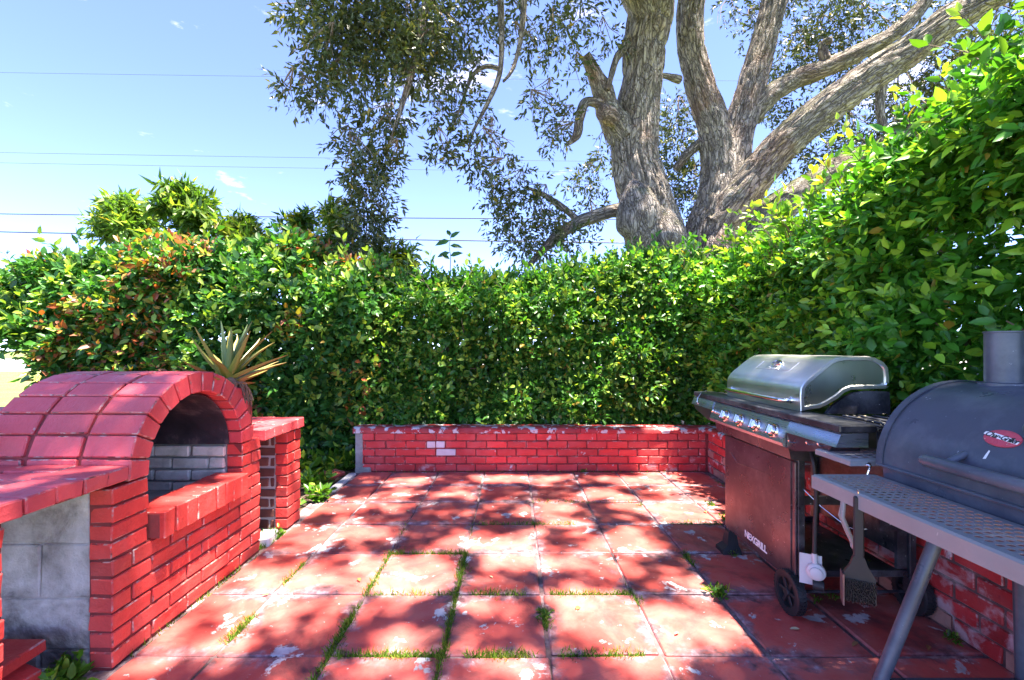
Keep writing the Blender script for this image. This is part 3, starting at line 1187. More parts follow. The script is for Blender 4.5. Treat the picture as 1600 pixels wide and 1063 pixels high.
# frame posts
for (x, y, z0) in ((1.345, 2.77, .09), (1.345, 2.108, .10), (1.865, 2.77, .09), (1.865, 2.108, .10)):
    mb = MB()
    gb(mb, x - .016, x + .016, y - .02, y + .02, z0, .80, .003)
    mb.build('leg', 'black', gr)
for (y, z) in ((2.108, .20), (2.77, .20)):
    mb = MB()
    gb(mb, 1.362, 1.848, y - .013, y + .013, z - .016, z + .016, .003)
    mb.build('crossbar', 'black', gr)
mb = MB()
gb(mb, 1.360, 1.85, 2.13, 2.75, .175, .19)
mb.build('bottom_shelf', 'black', gr)
mb = MB()
gb(mb, 1.72, 1.848, 2.10, 2.116, .40, .52)
gb(mb, 1.80, 1.848, 2.10, 2.116, .22, .40)
gb(mb, 1.362, 1.848, 2.10, 2.114, .52, .56)
mb.build('side_bracket', 'black', gr)
mb = MB()
gb(mb, 1.872, 1.88, 2.13, 2.75, .25, .72)
mb.build('back_panel', 'black', gr)
# cabinet front with pressed shoulder line
mb = MB()
gb(mb, 1.316, 1.329, 2.092, 2.785, .15, .722, .003)
fp = mb.build('front_panel', 'gunmetal', gr)
mb = MB()
pts = []
for t in np.linspace(0, 1, 24):
    y = 2.72 - t * .42
    pts.append(gp(1.3155, y, .625 - .05 * (1 - math.cos(min(1, t * 4) * math.pi)) / 2 + .03 * t))
mb.tube(pts, .0022, 6)
mb.build('pressed_line', 'gunmetal', fp)
mb = MB()
gb(mb, 1.312, 1.316, 2.118, 2.124, .155, .72)
mb.build('door_seam', 'black', fp)
mt = Matrix.Translation(gp(1.3152, 2.435, .205)) @ Matrix(((0, 0, -1, 0), (-1, 0, 0, 0), (0, 1, 0, 0), (0, 0, 0, 1)))
text_obj('lettering', 'NEXGRILL', .052, 'white_print', fp, mt, .0006, 0, .92, .0016)
# feet at the far end
for x in (1.345, 1.865):
    mb = MB()
    zs = [(.13, .024, .026), (.05, .034, .036), (.022, .055, .05), (.0, .058, .052)]
    vs_, fs_ = [], []
    for z, hx, hy in zs:
        vs_ += [gp(x + a * hx - (.012 if z < .04 else 0), 2.775 + b_ * hy, z) for a, b_ in ((-1, -1), (1, -1), (1, 1), (-1, 1))]
    for i in range(3):
        for k in range(4):
            k2 = (k + 1) % 4
            fs_.append((i * 4 + k, i * 4 + k2, i * 4 + 4 + k2, i * 4 + 4 + k))
    fs_ += [(0, 1, 2, 3), (15, 14, 13, 12)]
    mb.add(vs_, fs_)
    mb.build('foot', 'rubber', gr)
# wheels, axle runs front to back
for x in (1.312, 1.895):
    cxy = gp(x, 2.125, .101)
    tr = MB()
    tr.lathe([(.072, -.021), (.088, -.024), (.097, -.019), (.0985, -.006), (.0985, .006), (.097, .019), (.088, .024), (.072, .021)], cxy, (1, 0, 0), 48, True)
    for k in range(36):
        a = 2 * math.pi * k / 36
        for s_ in (-1, 1):
            c = Vector(cxy) + Vector((s_ * .011, math.cos(a) * .0985, math.sin(a) * .0985))
            tr.box(c, (.015, .0095, .005), Matrix.Rotation(a - math.pi / 2, 3, 'X') @ Matrix.Rotation(.3 * s_, 3, 'Z'))
    wh = tr.build('wheel', 'rubber', gr, smooth=40)
    rim = MB()
    rim.lathe([(.066, -.019), (.0715, -.019), (.0715, .019), (.066, .019)], cxy, (1, 0, 0), 40, True)
    for k in range(6):
        a = 2 * math.pi * k / 6
        rim.box(Vector(cxy) + Vector((-.010, math.cos(a) * .042, math.sin(a) * .042)), (.008, .05, .017), Matrix.Rotation(a, 3, 'X'), .002)
    rim.lathe([(.02, -.018), (.018, -.022), (.008, -.024)], cxy, (1, 0, 0), 20)
    rim.lathe([(.02, -.018), (.02, .018)], cxy, (1, 0, 0), 20)
    rim.lathe([(.064, .002), (.064, .004)], cxy, (1, 0, 0), 32)
    rim.build('rim', 'rubber', wh, smooth=40)
mb = MB()
mb.tube([gp(1.33, 2.125, .101), gp(1.88, 2.125, .101)], .007, 10)
mb.build('axle', 'black', gr)
# firebox body
mb = MB()
prof = [(1.36, .76), (1.36, .935), (1.775, .935), (1.775, .80), (1.72, .74), (1.42, .74)]
mb.prism([(x - GX, z) for x, z in prof], 2.118 - GY, 2.80 - GY)
mb.build('firebox', 'black', gr)
mb = MB()
prof = [(1.47, .945), (1.50, .98), (1.55, 1.02), (1.60, 1.045), (1.66, 1.055), (1.77, 1.05), (1.775, .945)]
for ya, yb in ((2.107, 2.125), (2.79, 2.81)):
    mb = MB()
    mb.prism([(x - GX, z) for x, z in prof], ya - GY, yb - GY)
    mb.build('firebox_end', 'black', gr)
# control panel: sloped steel face between two side shelves
mb = MB()
prof = [(1.365, .925), (1.275, .926), (1.262, .918), (1.226, .822), (1.232, .806), (1.25, .800), (1.365, .80)]
mb.prism([(x - GX, z) for x, z in prof], 2.045 - GY, 2.80 - GY)
cp = mb.build('control_panel', 'steel_blue', gr, smooth=30)
mb = MB()
prof = [(1.365, .798), (1.26, .798), (1.27, .745), (1.365, .735)]
mb.prism([(x - GX, z) for x, z in prof], 2.05 - GY, 2.795 - GY)
mb.build('lower_fascia', 'gunmetal', cp)
mb = MB()
gb(mb, 1.256, 1.40, 1.722, 3.118, .928, .957, .004)
mb.build('front_trim', 'black', gr)
pn = Vector((-.982, 0, -.19)).normalized()      # outward normal of the panel face
pn = Vector((-(.918 - .822), 0, (1.262 - 1.226))).normalized()
for y in (2.13, 2.285, 2.445, 2.607):
    c = Vector(gp(1.2415, y, .863)) + pn * .001
    mb = MB()
    mb.lathe([(.036, 0), (.036, .004), (.032, .010), (.026, .010), (.026, .002)], c, pn, 36)
    bz = mb.build('bezel', 'chrome', cp, smooth=35)
    mb = MB()
    mb.lathe([(.023, .004), (.023, .020), (.020, .024)], c, pn, 28)
    zt = Matrix.Rotation(.36, 3, 'Y')
    mb.box(c + pn * .030, (.018, .013, .046), zt, .004)
    mb.build('knob', 'chrome', bz, smooth=35)
mb = MB()
c = Vector(gp(1.243, 2.735, .867))
mb.lathe([(.013, 0), (.013, .012), (.009, .016), (.009, .026), (.012, .028), (.010, .034)], c, pn, 20)
mb.build('ignition_button', 'chrome', cp, smooth=35)
# side shelves
for ya, yb, near in ((1.722, 2.04, True), (2.805, 3.118, False)):
    mb = MB()
    gb(mb, 1.402, 1.80, ya, yb, .934, .946, .002)
    for k in range(6):
        x = 1.42 + k * .067
        gb(mb, x, x + .020, ya + .012, yb - .012, .9465, .954, .003)
    sh = mb.build('side_shelf', 'black', gr)
    mb = MB()
    # front apron: bright band above, dark taper below
    prof = [(1.365, .926), (1.268, .926), (1.258, .918), (1.240, .872), (1.365, .872)]
    mb.prism([(x - GX, z) for x, z in prof], ya - GY, yb - GY)
    ap = mb.build('apron', 'steel_blue', sh, smooth=30)
    mb = MB()
    if near:
        y0_, y1_, yt = yb, ya, ya + .03
    else:
        y0_, y1_, yt = ya, yb, yb - .03
    vs_ = []
    for x in (1.246, 1.36):
        vs_ += [gp(x, y0_, .870), gp(x, yt, .870), gp(x, y1_ + (.05 if near else -.05), .845), gp(x, y0_ + (-.06 if near else .06), .80), gp(x, y0_, .80)]
    mb.add(vs_, [(0, 1, 2, 3, 4), (9, 8, 7, 6, 5), (0, 5, 6, 1), (1, 6, 7, 2), (2, 7, 8, 3), (3, 8, 9, 4), (4, 9, 5, 0)])
    mb.build('lower_apron', 'gunmetal', sh)
    mb = MB()
    gb(mb, 1.402, 1.80, ya + (0 if near else .31), ya + (.006 if near else .316), .85, .933)
    mb.build('shelf_end', 'black', sh)
for y, z in ((1.99, .835), (1.87, .852), (1.80, .862)):
    mb = MB()
    mb.tube([gp(1.256, y, z), gp(1.236, y, z), gp(1.226, y, z + .004), gp(1.222, y, z + .012)], .0035, 8)
    mb.lathe([(.008, 0), (.008, .004)], gp(1.256, y, z), (-1, 0, 0), 14)
    mb.build('tool_hook', 'chrome', gr, smooth=40)
mb = MB()
mb.tube([gp(1.30, 3.00, .957), gp(1.29, 2.99, .975), gp(1.25, 2.975, .965), gp(1.222, 2.965, .93), gp(1.214, 2.96, .90), gp(1.222, 2.955, .89)], .0022, 6)
mb.build('wire_hook', 'chrome', gr, smooth=40)

# lid
LY0, LY1 = 2.098, 2.822
lid_prof = [(1.347, .958), (1.345, 1.035), (1.349, 1.068), (1.362, 1.092), (1.385, 1.115), (1.455, 1.172), (1.488, 1.197), (1.512, 1.209), (1.545, 1.2155),
            (1.66, 1.2175), (1.695, 1.212), (1.735, 1.192), (1.757, 1.165), (1.763, 1.12), (1.763, 1.075)]
cut = [(1.745, 1.064), (1.64, 1.062), (1.585, 1.060), (1.555, 1.048), (1.52, 1.018), (1.47, .988), (1.435, .972), (1.395, .968)]


def inset(prof, d):
    n = len(prof)
    out = []
    area = sum(prof[i][0] * prof[(i + 1) % n][1] - prof[(i + 1) % n][0] * prof[i][1] for i in range(n))
    sgn = 1 if area > 0 else -1
    for i in range(n):
        a, b_, c = Vector(prof[i - 1]), Vector(prof[i]), Vector(prof[(i + 1) % n])
        e1, e2 = (b_ - a).normalized(), (c - b_).normalized()
        n1, n2 = Vector((-e1.y, e1.x)) * sgn, Vector((-e2.y, e2.x)) * sgn
        nv = (n1 + n2)
        nv = nv / max(.35, nv.length_squared / 2)
        out.append((b_.x + nv.x * d, b_.y + nv.y * d))
    return out


full = lid_prof + cut
inn = inset(full, .020)
mb = MB()
n = len(lid_prof)
vs_ = [gp(x, LY0 + .004, z) for x, z in lid_prof] + [gp(x, LY1 - .004, z) for x, z in lid_prof]
thin = inset(full, .003)[:n]
vs_ += [gp(x, LY0 + .004, z) for x, z in thin] + [gp(x, LY1 - .004, z) for x, z in thin]
fs_ = []
for k in range(n - 1):
    fs_ += [(k, k + 1, n + k + 1, n + k), (2 * n + k, 3 * n + k, 3 * n + k + 1, 2 * n + k + 1)]
    fs_ += [(k, 2 * n + k, 2 * n + k + 1, k + 1), (n + k, n + k + 1, 3 * n + k + 1, 3 * n + k)]
fs_ += [(0, n, 3 * n, 2 * n), (n - 1, 3 * n - 1, 4 * n - 1, 2 * n - 1)]
mb.add(vs_, fs_)
lid = mb.build('lid', 'stainless', gr, smooth=40)
for ya, yb, yi in ((LY0, LY0 + .004, LY0 + .007), (LY1, LY1 - .004, LY1 - .007)):
    mb = MB()
    m_ = len(full)
    rings = [[gp(x, ya, z) for x, z in inset(full, .003)], [gp(x, ya, z) for x, z in inset(full, .017)], [gp(x, yi, z) for x, z in inset(full, .021)],
             [gp(x, yb, z) for x, z in full]]
    vs_ = sum(rings, [])
    fs_ = []
    for k in range(m_):
        k2 = (k + 1) % m_
        fs_ += [(k, k2, m_ + k2, m_ + k), (m_ + k, m_ + k2, 2 * m_ + k2, 2 * m_ + k), (3 * m_ + k, 3 * m_ + k2, k2, k)]
    mb.add(vs_, fs_)
    se = mb.build('end_frame', 'stainless', lid, smooth=30)
    mb = MB()
    ip = inset(full, .0205)
    mb.add([gp(x, yi, z) for x, z in ip], [tuple(range(m_))])
    mb.build('end_panel', 'mirror_steel', lid)
    mb = MB()
    sgn = 1 if ya > yb else -1
    mb.lathe([(.010, 0), (.010, .004), (.006, .007)], gp(1.748, ya, 1.085), (0, sgn, 0), 16)
    mb.build('pivot_bolt', 'chrome', lid)
mb = MB()
pts = [gp(1.345, 2.165, 1.005), gp(1.318, 2.165, 1.004), gp(1.302, 2.185, 1.004), gp(1.297, 2.26, 1.004), gp(1.297, 2.66, 1.004), gp(1.302, 2.735, 1.004), gp(1.318, 2.755, 1.004), gp(1.345, 2.755, 1.005)]
pts = [p for p, _ in catmull([(Vector(p), 0) for p in pts], .02)]
mb.tube(pts, .0115, 14)
for y in (2.165, 2.755):
    mb.lathe([(.017, 0), (.017, .008), (.013, .012)], gp(1.347, y, 1.005), (-1, 0, 0), 18)
mb.build('handle', 'chrome', lid, smooth=40)
# gauge, logo frame and embossed lettering on the sloping front
sl = Vector((1.455 - 1.385, 0, 1.172 - 1.115)).normalized()
nl = Vector((-sl.z, 0, sl.x))
ctr = Vector(gp(1.436, 2.46, 1.1563))


def slope_m(off, along=0.0, up=0.0):
    o = ctr + nl * off + Vector((0, -1, 0)) * along + sl * up
    return Matrix.Translation(o) @ Matrix(((0, sl.x, nl.x, 0), (-1, sl.y, nl.y, 0), (0, sl.z, nl.z, 0), (0, 0, 0, 1)))


def oval(a, b_, r0, h, nseg=36):
    """raised oval ring in local XY"""
    mb = MB()
    prof = [(1 - r0, 0), (1 - r0, h * .8), (1 - r0 * .6, h), (1 - r0 * .2, h * .9), (1, 0)]
    vs_, fs_ = [], []
    for s_, hh in prof:
        for k in range(nseg):
            t = 2 * math.pi * k / nseg
            vs_.append((a * s_ * math.cos(t), b_ * s_ * math.sin(t), hh))
    for i in range(len(prof) - 1):
        for k in range(nseg):
            k2 = (k + 1) % nseg
            fs_.append((i * nseg + k, i * nseg + k2, (i + 1) * nseg + k2, (i + 1) * nseg + k))
    mb.add(vs_, fs_)
    return mb


o = oval(.040, .024, .32, .012).build('gauge', 'chrome', lid, smooth=40)
o.matrix_local = slope_m(.0005, .0, .022)
mb = MB()
mb.add([(.029 * math.cos(t), .017 * math.sin(t), .002) for t in np.linspace(0, 2 * math.pi, 28, endpoint=False)], [tuple(range(28))])
d2 = mb.build('gauge_face', 'black', o)
mb = MB()
fr = [(-.16, .04), (-.16, -.018), (-.15, -.027), (.15, -.027), (.16, -.018), (.16, .04)]
mb.tube([(x, y, 0) for x, y in fr], .0016, 6)
o = mb.build('pressed_outline', 'stainless', lid)
o.matrix_local = slope_m(.0)
text_obj('embossed_lettering', 'NEXGRILL', .026, 'stainless', lid, slope_m(.0006, 0, -.014), .0008, 0, 1.0, .0006)

# gas hose, regulator and its card
mb = MB()
pts = [gp(1.42, 2.16, .80), gp(1.36, 2.05, .79), gp(1.345, 2.005, .74), gp(1.352, 2.0, .60), gp(1.347, 2.0, .46), gp(1.343, 1.998, .335)]
pts = [p for p, _ in catmull([(Vector(p), 0) for p in pts], .03)]
mb.tube(pts, .0095, 10)
hs = mb.build('gas_hose', 'rubber', gr, smooth=50)
vd = Vector((-.55, -.83, 0))
mb = MB()
mb.box(gp(1.335, 2.012, .262), (.085, .003, .135), Matrix.Rotation(-.5, 3, 'Z'))
mb.build('card_tag', 'card', hs)
mb = MB()
c = Vector(gp(1.345, 1.990, .262))
mb.lathe([(.036, -.012), (.038, 0), (.036, .010), (.026, .016), (.024, .024), (.012, .028)], c, vd, 28)
mb.tube([gp(1.343, 1.998, .34), gp(1.344, 1.994, .29)], .011, 10)
mb.build('regulator', 'card', hs, smooth=40)
mb = MB()
mb.lathe([(.014, -.022), (.022, -.02), (.024, 0), (.022, .02), (.014, .022)], gp(1.352, 1.985, .205), (.83, -.55, 0), 20)
mb.build('valve_knob', 'rubber', hs, smooth=40)
mb = MB()
mb.tube([gp(1.35, 2.09, .60), gp(1.36, 1.98, .555), gp(1.40, 1.88, .505), gp(1.43, 1.86, .50), gp(1.46, 1.85, .508)], .0022, 6)
mb.build('wire', 'chrome', gr)

# fallen bits of leaf and petal on the shelf and grates
lv = Leaves()
n = 46
pp = np.stack([rng.uniform(1.42, 1.79, n), rng.uniform(1.75, 2.04, n), np.full(n, .957)], 1)
lv.add(pp, np.concatenate([rng.normal(0, 1, (n, 2)), rng.normal(0, .1, (n, 1))], 1), np.tile([0., 0, 1], (n, 1)) + rng.normal(0, .15, (n, 3)), rng.uniform(.010, .024, n), rng.uniform(.006, .012, n),
       np.array([.55, .48, .36])[None] * rng.uniform(.5, 1.2, (n, 1)))
o = link('leaf_litter', leaf_mesh('leaf_litter', lv.cat(), LEAF_SIMPLE, 'dry_leaf'))
tag(o, 'pale dry leaf bits scattered on the side shelf of the gas grill', 'leaf litter', kind='stuff')

# ================================================================== barrel smoker (faces -X)
SX, SZ, SR = 1.593, .845, .29
SY0, SY1 = .62, 1.60
smk = thing('barrel_smoker', (SX, 1.1, 0), 'black barrel charcoal smoker with chimney, red oval badge and slotted front shelf', 'smoker')


def sp_(x, y, z):
    return (x - SX, y - 1.1, z)


def half_shell(a0, a1, r, ya, yb, n=28, th=.004, close=True):
    mb = MB()
    an = [a0 + (a1 - a0) * k / n for k in range(n + 1)]
    ring = [(math.cos(a), math.sin(a)) for a in an]
    vs_ = []
    for rr, y in ((r, ya), (r, yb), (r - th, ya), (r - th, yb)):
        vs_ += [(c * rr, y - 1.1, SZ + s_ * rr) for c, s_ in ring]
    m = n + 1
    fs_ = []
    for k in range(n):
        fs_ += [(k, k + 1, m + k + 1, m + k), (2 * m + k, 3 * m + k, 3 * m + k + 1, 2 * m + k + 1), (k, 2 * m + k, 2 * m + k + 1, k + 1), (m + k, m + k + 1, 3 * m + k + 1, 3 * m + k)]
    fs_ += [(0, m, 3 * m, 2 * m), (n, 2 * m + n, 3 * m + n, m + n)]
    if close:
        fs_ += [tuple(2 * m + k for k in range(m)), tuple(3 * m + k for k in reversed(range(m)))]
    mb.add(vs_, fs_)
    return mb


half_shell(math.pi - .015, 2 * math.pi - .5, SR - .006, SY0 + .012, SY1 - .012).build('lower_barrel', 'smoker', smk, smooth=30)
ld = half_shell(R(22), math.pi + .02, SR, SY0, SY1).build('lid', 'smoker', smk, smooth=30)
for ya, yb in ((SY0 - .004, SY0 + .022), (SY1 - .022, SY1 + .004)):
    half_shell(R(22), math.pi + .02, SR + .006, ya, yb, close=False).build('rim_band', 'smoker', ld, smooth=30)
# turned lip along the front edge of the lid
mb = MB()
mb.tube([sp_(SX - SR - .004, SY0, .842), sp_(SX - SR - .004, SY1, .842)], .006, 8)
mb.build('lip', 'smoker', ld, smooth=40)
mb = MB()
hpts = [sp_(1.262, 1.382, .912), sp_(1.256, 1.36, .912), sp_(1.252, 1.2, .912), sp_(1.252, .9, .912), sp_(1.256, .86, .912)]
mb.tube(hpts, [.012, .019, .0195, .0195, .019], 16)
hd = mb.build('handle', 'smoker', ld, smooth=40)
for y in (1.31, .92):
    mb = MB()
    mb.tube([sp_(1.262, y, .914), sp_(1.325, y, .945)], .010, 10)
    mb.build('handle_post', 'smoker', hd, smooth=40)
# chimney
mb = MB()
mb.lathe([(.047, 1.10 - 1.2), (.047, 1.303 - 1.2), (.050, 1.304 - 1.2), (.050, 1.309 - 1.2), (.043, 1.309 - 1.2), (.043, 1.12 - 1.2)], sp_(1.605, 1.465, 1.2), (0, 0, 1), 36, True)
ch = mb.build('chimney', 'smoker', smk, smooth=40)
mb = MB()
mb.lathe([(.062, 1.115), (.062, 1.140), (.049, 1.143), (.049, 1.12)], sp_(1.605, 1.465, 0), (0, 0, 1), 36, True)
mb.build('chimney_collar', 'smoker', ch, smooth=40)


def on_barrel(y, z, off=0.0):
    s_ = (z - SZ) / SR
    c = -math.sqrt(1 - s_ * s_)
    nrm = Vector((c, 0, s_))
    up = Vector((-s_ * -1, 0, -c)) if False else Vector((s_, 0, -c))
    p = Vector(sp_(SX, y, SZ)) + nrm * (SR + off)
    xl = Vector((0, -1, 0))
    return Matrix.Translation(p) @ Matrix(((xl.x, up.x, nrm.x, 0), (xl.y, up.y, nrm.y, 0), (xl.z, up.z, nrm.z, 0), (0, 0, 0, 1)))


mb = MB()
ne = 40
vs_, fs_ = [], []
for s_, h in ((1.0, -.002), (1.0, .003), (.93, .0045), (.5, .0045)):
    vs_ += [(.047 * s_ * math.cos(t), .026 * s_ * math.sin(t), h) for t in np.linspace(0, 2 * math.pi, ne, endpoint=False)]
for i in range(3):
    for k in range(ne):
        fs_.append((i * ne + k, i * ne + (k + 1) % ne, (i + 1) * ne + (k + 1) % ne, (i + 1) * ne + k))
fs_.append(tuple(3 * ne + k for k in range(ne)))
mb.add(vs_, fs_)
bd = mb.build('badge', 'badge_red', ld, smooth=50)
bd.matrix_local = on_barrel(1.235, 1.003)
bd['label'] = 'faded red and white oval badge with script lettering'
mb = MB()
mb.add([(-.046, .012, .0052), (-.030, .013, .0052), (.030, .003, .0052), (.047, -.004, .0052), (.044, -.012, .0052), (.028, -.010, .0052), (-.030, -.001, .0052), (-.049, .004, .0052)], [tuple(range(8))])
mb.build('badge_ribbon', 'white_print', bd)
rt = Matrix.Rotation(-.12, 4, 'Z')
text_obj('badge_lettering', 'Char-Griller', .0205, 'badge_black', bd, Matrix.Translation((0, .001, .0056)) @ rt, .0003, .35, .88, .0004)
# paint scrape and lid gauge
o = MB().add([(-.004, -.014, 0), (.004, -.012, 0), (.007, .012, 0), (.003, .014, 0), (-.001, .0, 0)], [(0, 1, 2, 3, 4)]).build('paint_chip', 'white_print', ld)
o.matrix_local = on_barrel(1.255, .955, .0008)
mb = MB()
mb.lathe([(.040, 0), (.040, .012), (.034, .016), (.032, .010), (.0, .010)], (0, 0, 0), (0, 0, 1), 32)
o = mb.build('gauge', 'smoker', ld, smooth=40)
o.matrix_local = on_barrel(1.165, 1.045, -.002)
o2 = MB().lathe([(.031, .0102), (.031, .0125)], (0, 0, 0), (0, 0, 1), 28).build('gauge_face', 'white_print', o)


def slotted(name, x0, x1, y0, y1, z, parent, nx, ny, margin, mat='shelf_metal', lip=.05):
    """pressed metal shelf with real slots and turned-down edges"""
    mb = MB()
    mx0, mx1, my0, my1 = x0 + margin, x1 - margin, y0 + margin, y1 - margin
    dx, dy = (mx1 - mx0) / nx, (my1 - my0) / ny
    vs_, fs_ = [], []
    for i in range(nx):
        for j in range(ny):
            cx_, cy_ = mx0 + (i + .5) * dx, my0 + (j + .5) * dy
            hx, hy = dx * .36, dy * .27
            n0 = len(vs_)
            outer = [(-1, -1), (0, -1), (1, -1), (1, 0), (1, 1), (0, 1), (-1, 1), (-1, 0)]
            inner = [(-.72, -1), (0, -1), (.72, -1), (1, 0), (.72, 1), (0, 1), (-.72, 1), (-1, 0)]
            for a, b_ in outer:
                vs_.append((cx_ + a * dx / 2, cy_ + b_ * dy / 2, z))
            for a, b_ in inner:
                vs_.append((cx_ + a * hx, cy_ + b_ * hy, z))
            for a, b_ in inner:
                vs_.append((cx_ + a * hx, cy_ + b_ * hy, z - .0012))
            for k in range(8):
                k2 = (k + 1) % 8
                fs_.append((n0 + k, n0 + k2, n0 + 8 + k2, n0 + 8 + k))
                fs_.append((n0 + 8 + k, n0 + 8 + k2, n0 + 16 + k2, n0 + 16 + k))
    vs_ = [sp_(*v) for v in vs_]
    mb.add(vs_, fs_)
    rim = [(x0, y0), (x1, y0), (x1, y1), (x0, y1)]
    inn_ = [(mx0, my0), (mx1, my0), (mx1, my1), (mx0, my1)]
    e = .007
    rd = [(x0 - e, y0 - e), (x1 + e, y0 - e), (x1 + e, y1 + e), (x0 - e, y1 + e)]
    q = [sp_(a, b_, z) for a, b_ in inn_] + [sp_(a, b_, z) for a, b_ in rim] + [sp_(a, b_, z - .006) for a, b_ in rd] + [sp_(a, b_, z - lip) for a, b_ in rd] + [sp_(a, b_, z - lip) for a, b_ in rim]
    fs_ = []
    for lev in range(4):
        for k in range(4):
            k2 = (k + 1) % 4
            fs_.append((lev * 4 + k, lev * 4 + k2, lev * 4 + 4 + k2, lev * 4 + 4 + k))
    mb.add(q, fs_)
    me = mb.mesh(name)
    return link(name, me, mat, parent)


fs1 = slotted('front_shelf', 1.085, 1.300, .66, 1.612, .800, smk, 7, 38, .020)
for y in (1.50, .80):
    mb = MB()
    mb.b(1.10 - SX, 1.33 - SX, y - .006 - 1.1, y + .006 - 1.1, .752, .775)
    mb.build('shelf_bracket', 'black', fs1)
fs2 = slotted('end_shelf', 1.235, 1.60, 1.64, 1.815, .848, smk, 8, 5, .016, lip=.024)
mb = MB()
for k, (x, dz) in enumerate(((1.29, .03), (1.36, .035), (1.45, .028))):
    mb.tube([sp_(x, 1.632, .83), sp_(x, 1.618, .828), sp_(x - .012, 1.61, .815), sp_(x - .016, 1.612, .80)], .004, 8)
    mb.lathe([(.009, 0), (.009, .006)], sp_(x, 1.632, .83), (0, -1, 0), 14)
mb.build('shelf_hook', 'chrome', fs2, smooth=40)
mb = MB()
mb.b(1.47 - SX, 1.58 - SX, 1.592 - 1.1, 1.637 - 1.1, .78, .81)
mb.build('end_bracket', 'black', fs2)
# legs and lower rails
for y in (1.535, .72):
    mb = MB()
    mb.tube([sp_(1.462, y, .63), sp_(1.212, y, .0)], .021, 16)
    mb.build('leg', 'smoker', smk, smooth=40)
    mb = MB()
    mb.tube([sp_(1.735, y, .64), sp_(1.752, y, .0)], .021, 16)
    mb.build('leg', 'smoker', smk, smooth=40)
    mb = MB()
    mb.b(1.262 - SX, 1.735 - SX, y - .012 - 1.1, y + .012 - 1.1, .09, .118, .003)
    mb.build('cross_rail', 'smoker', smk)
mb = MB()
mb.b(1.27 - SX, 1.73 - SX, .74 - 1.1, 1.515 - 1.1, .120, .128)
mb.build('bottom_rack', 'smoker', smk)

# ---- tools hanging from the slotted shelf
br = thing('grill_brush', (1.083, 1.405, .46), 'long black grill brush with wire bristles hanging from the slotted shelf', 'grill brush', rz=R(-28))
br.scale = (.76, .8, .94)
mb = MB()
mb.box((0, 0, .245), (.036, .017, .21), None, .005)
mb.build('handle', 'rubber', br)
mb = MB()
mb.tube([(0, 0, .345), (0, 0, .365), (-.004, 0, .372)], .003, 8)
mb.build('hanging_loop', 'chrome', br)
mb = MB()
outline = [(-.018, .15), (.018, .15), (.030, .12), (.055, .085), (.058, .0), (-.050, .0), (-.055, .085), (-.030, .12)]
mb.prism(outline, -.009, .009)
hd_ = mb.build('head', 'rubber', br)
mb = MB()
mb.prism([(-.058, .09), (-.058, -.012), (-.052, -.014), (-.052, .09)], -.03, .03)
mb.build('scraper', 'gunmetal', hd_)
mb = MB()
for i in range(17):
    for j in range(12):
        x, z = -.046 + i * .006 + random.uniform(-.001, .001), .004 + j * .0062 + random.uniform(-.001, .001)
        d = Vector((random.uniform(-.15, .15), -1, random.uniform(-.2, .1))).normalized() * random.uniform(.024, .03)
        p0 = Vector((x, -.008, z))
        mb.tube([p0, p0 + d], [.0016, .0012], 4)
tag(mb.build('bristles', 'bristle', hd_), kind='stuff')
tg = thing('tongs', (1.09, 1.475, .60), 'bent silver metal tongs hanging beside the black grill brush', 'tongs', rz=R(-20))
for s_ in (-1, 1):
    mb = MB()
    p = [(0, s_ * .006, .185), (s_ * .001 - .004, s_ * .010, .13), (-.008, s_ * .012, .10), (.010, s_ * .014, .05), (.024, s_ * .010, .015), (.022, s_ * .004, .0)]
    mb.tube([Vector(q) for q in p], [.006, .006, .0065, .006, .006, .004], 8)
    mb.build('arm', 'shelf_metal', tg, smooth=40)

# ================================================================== aloe on the vault
al = thing('aloe_plant', (-1.655, 2.60, 1.055), 'spiky aloe with bare roots growing on top of the brick vault', 'aloe')
ar = random.Random(5)
aloe_spec = [  # azimuth, start elevation, length, bend
    (80, 75, .36, -.2), (200, 80, .34, .1), (10, 68, .36, -.1), (300, 70, .30, .2), (140, 66, .32, .1), (-20, 45, .36, .1), (35, 48, .34, -.3),
    (165, 40, .30, -.5), (250, 45, .30, .3), (-45, 22, .38, .0), (15, 14, .40, .1), (190, 8, .36, .25), (-10, -4, .40, .0), (70, 30, .34, -.2), (225, 15, .26, .3), (110, 55, .33, .1), (330, 58, .33, .1), (0, 4, .42, .12), (25, 20, .40, -.15), (180, 18, .38, .1), (160, 2, .30, .3), (-30, 8, .36, .2), (60, 60, .36, -.3), (215, 55, .34, .2), (5, 36, .38, .15), (-60, 30, .3, .2)]
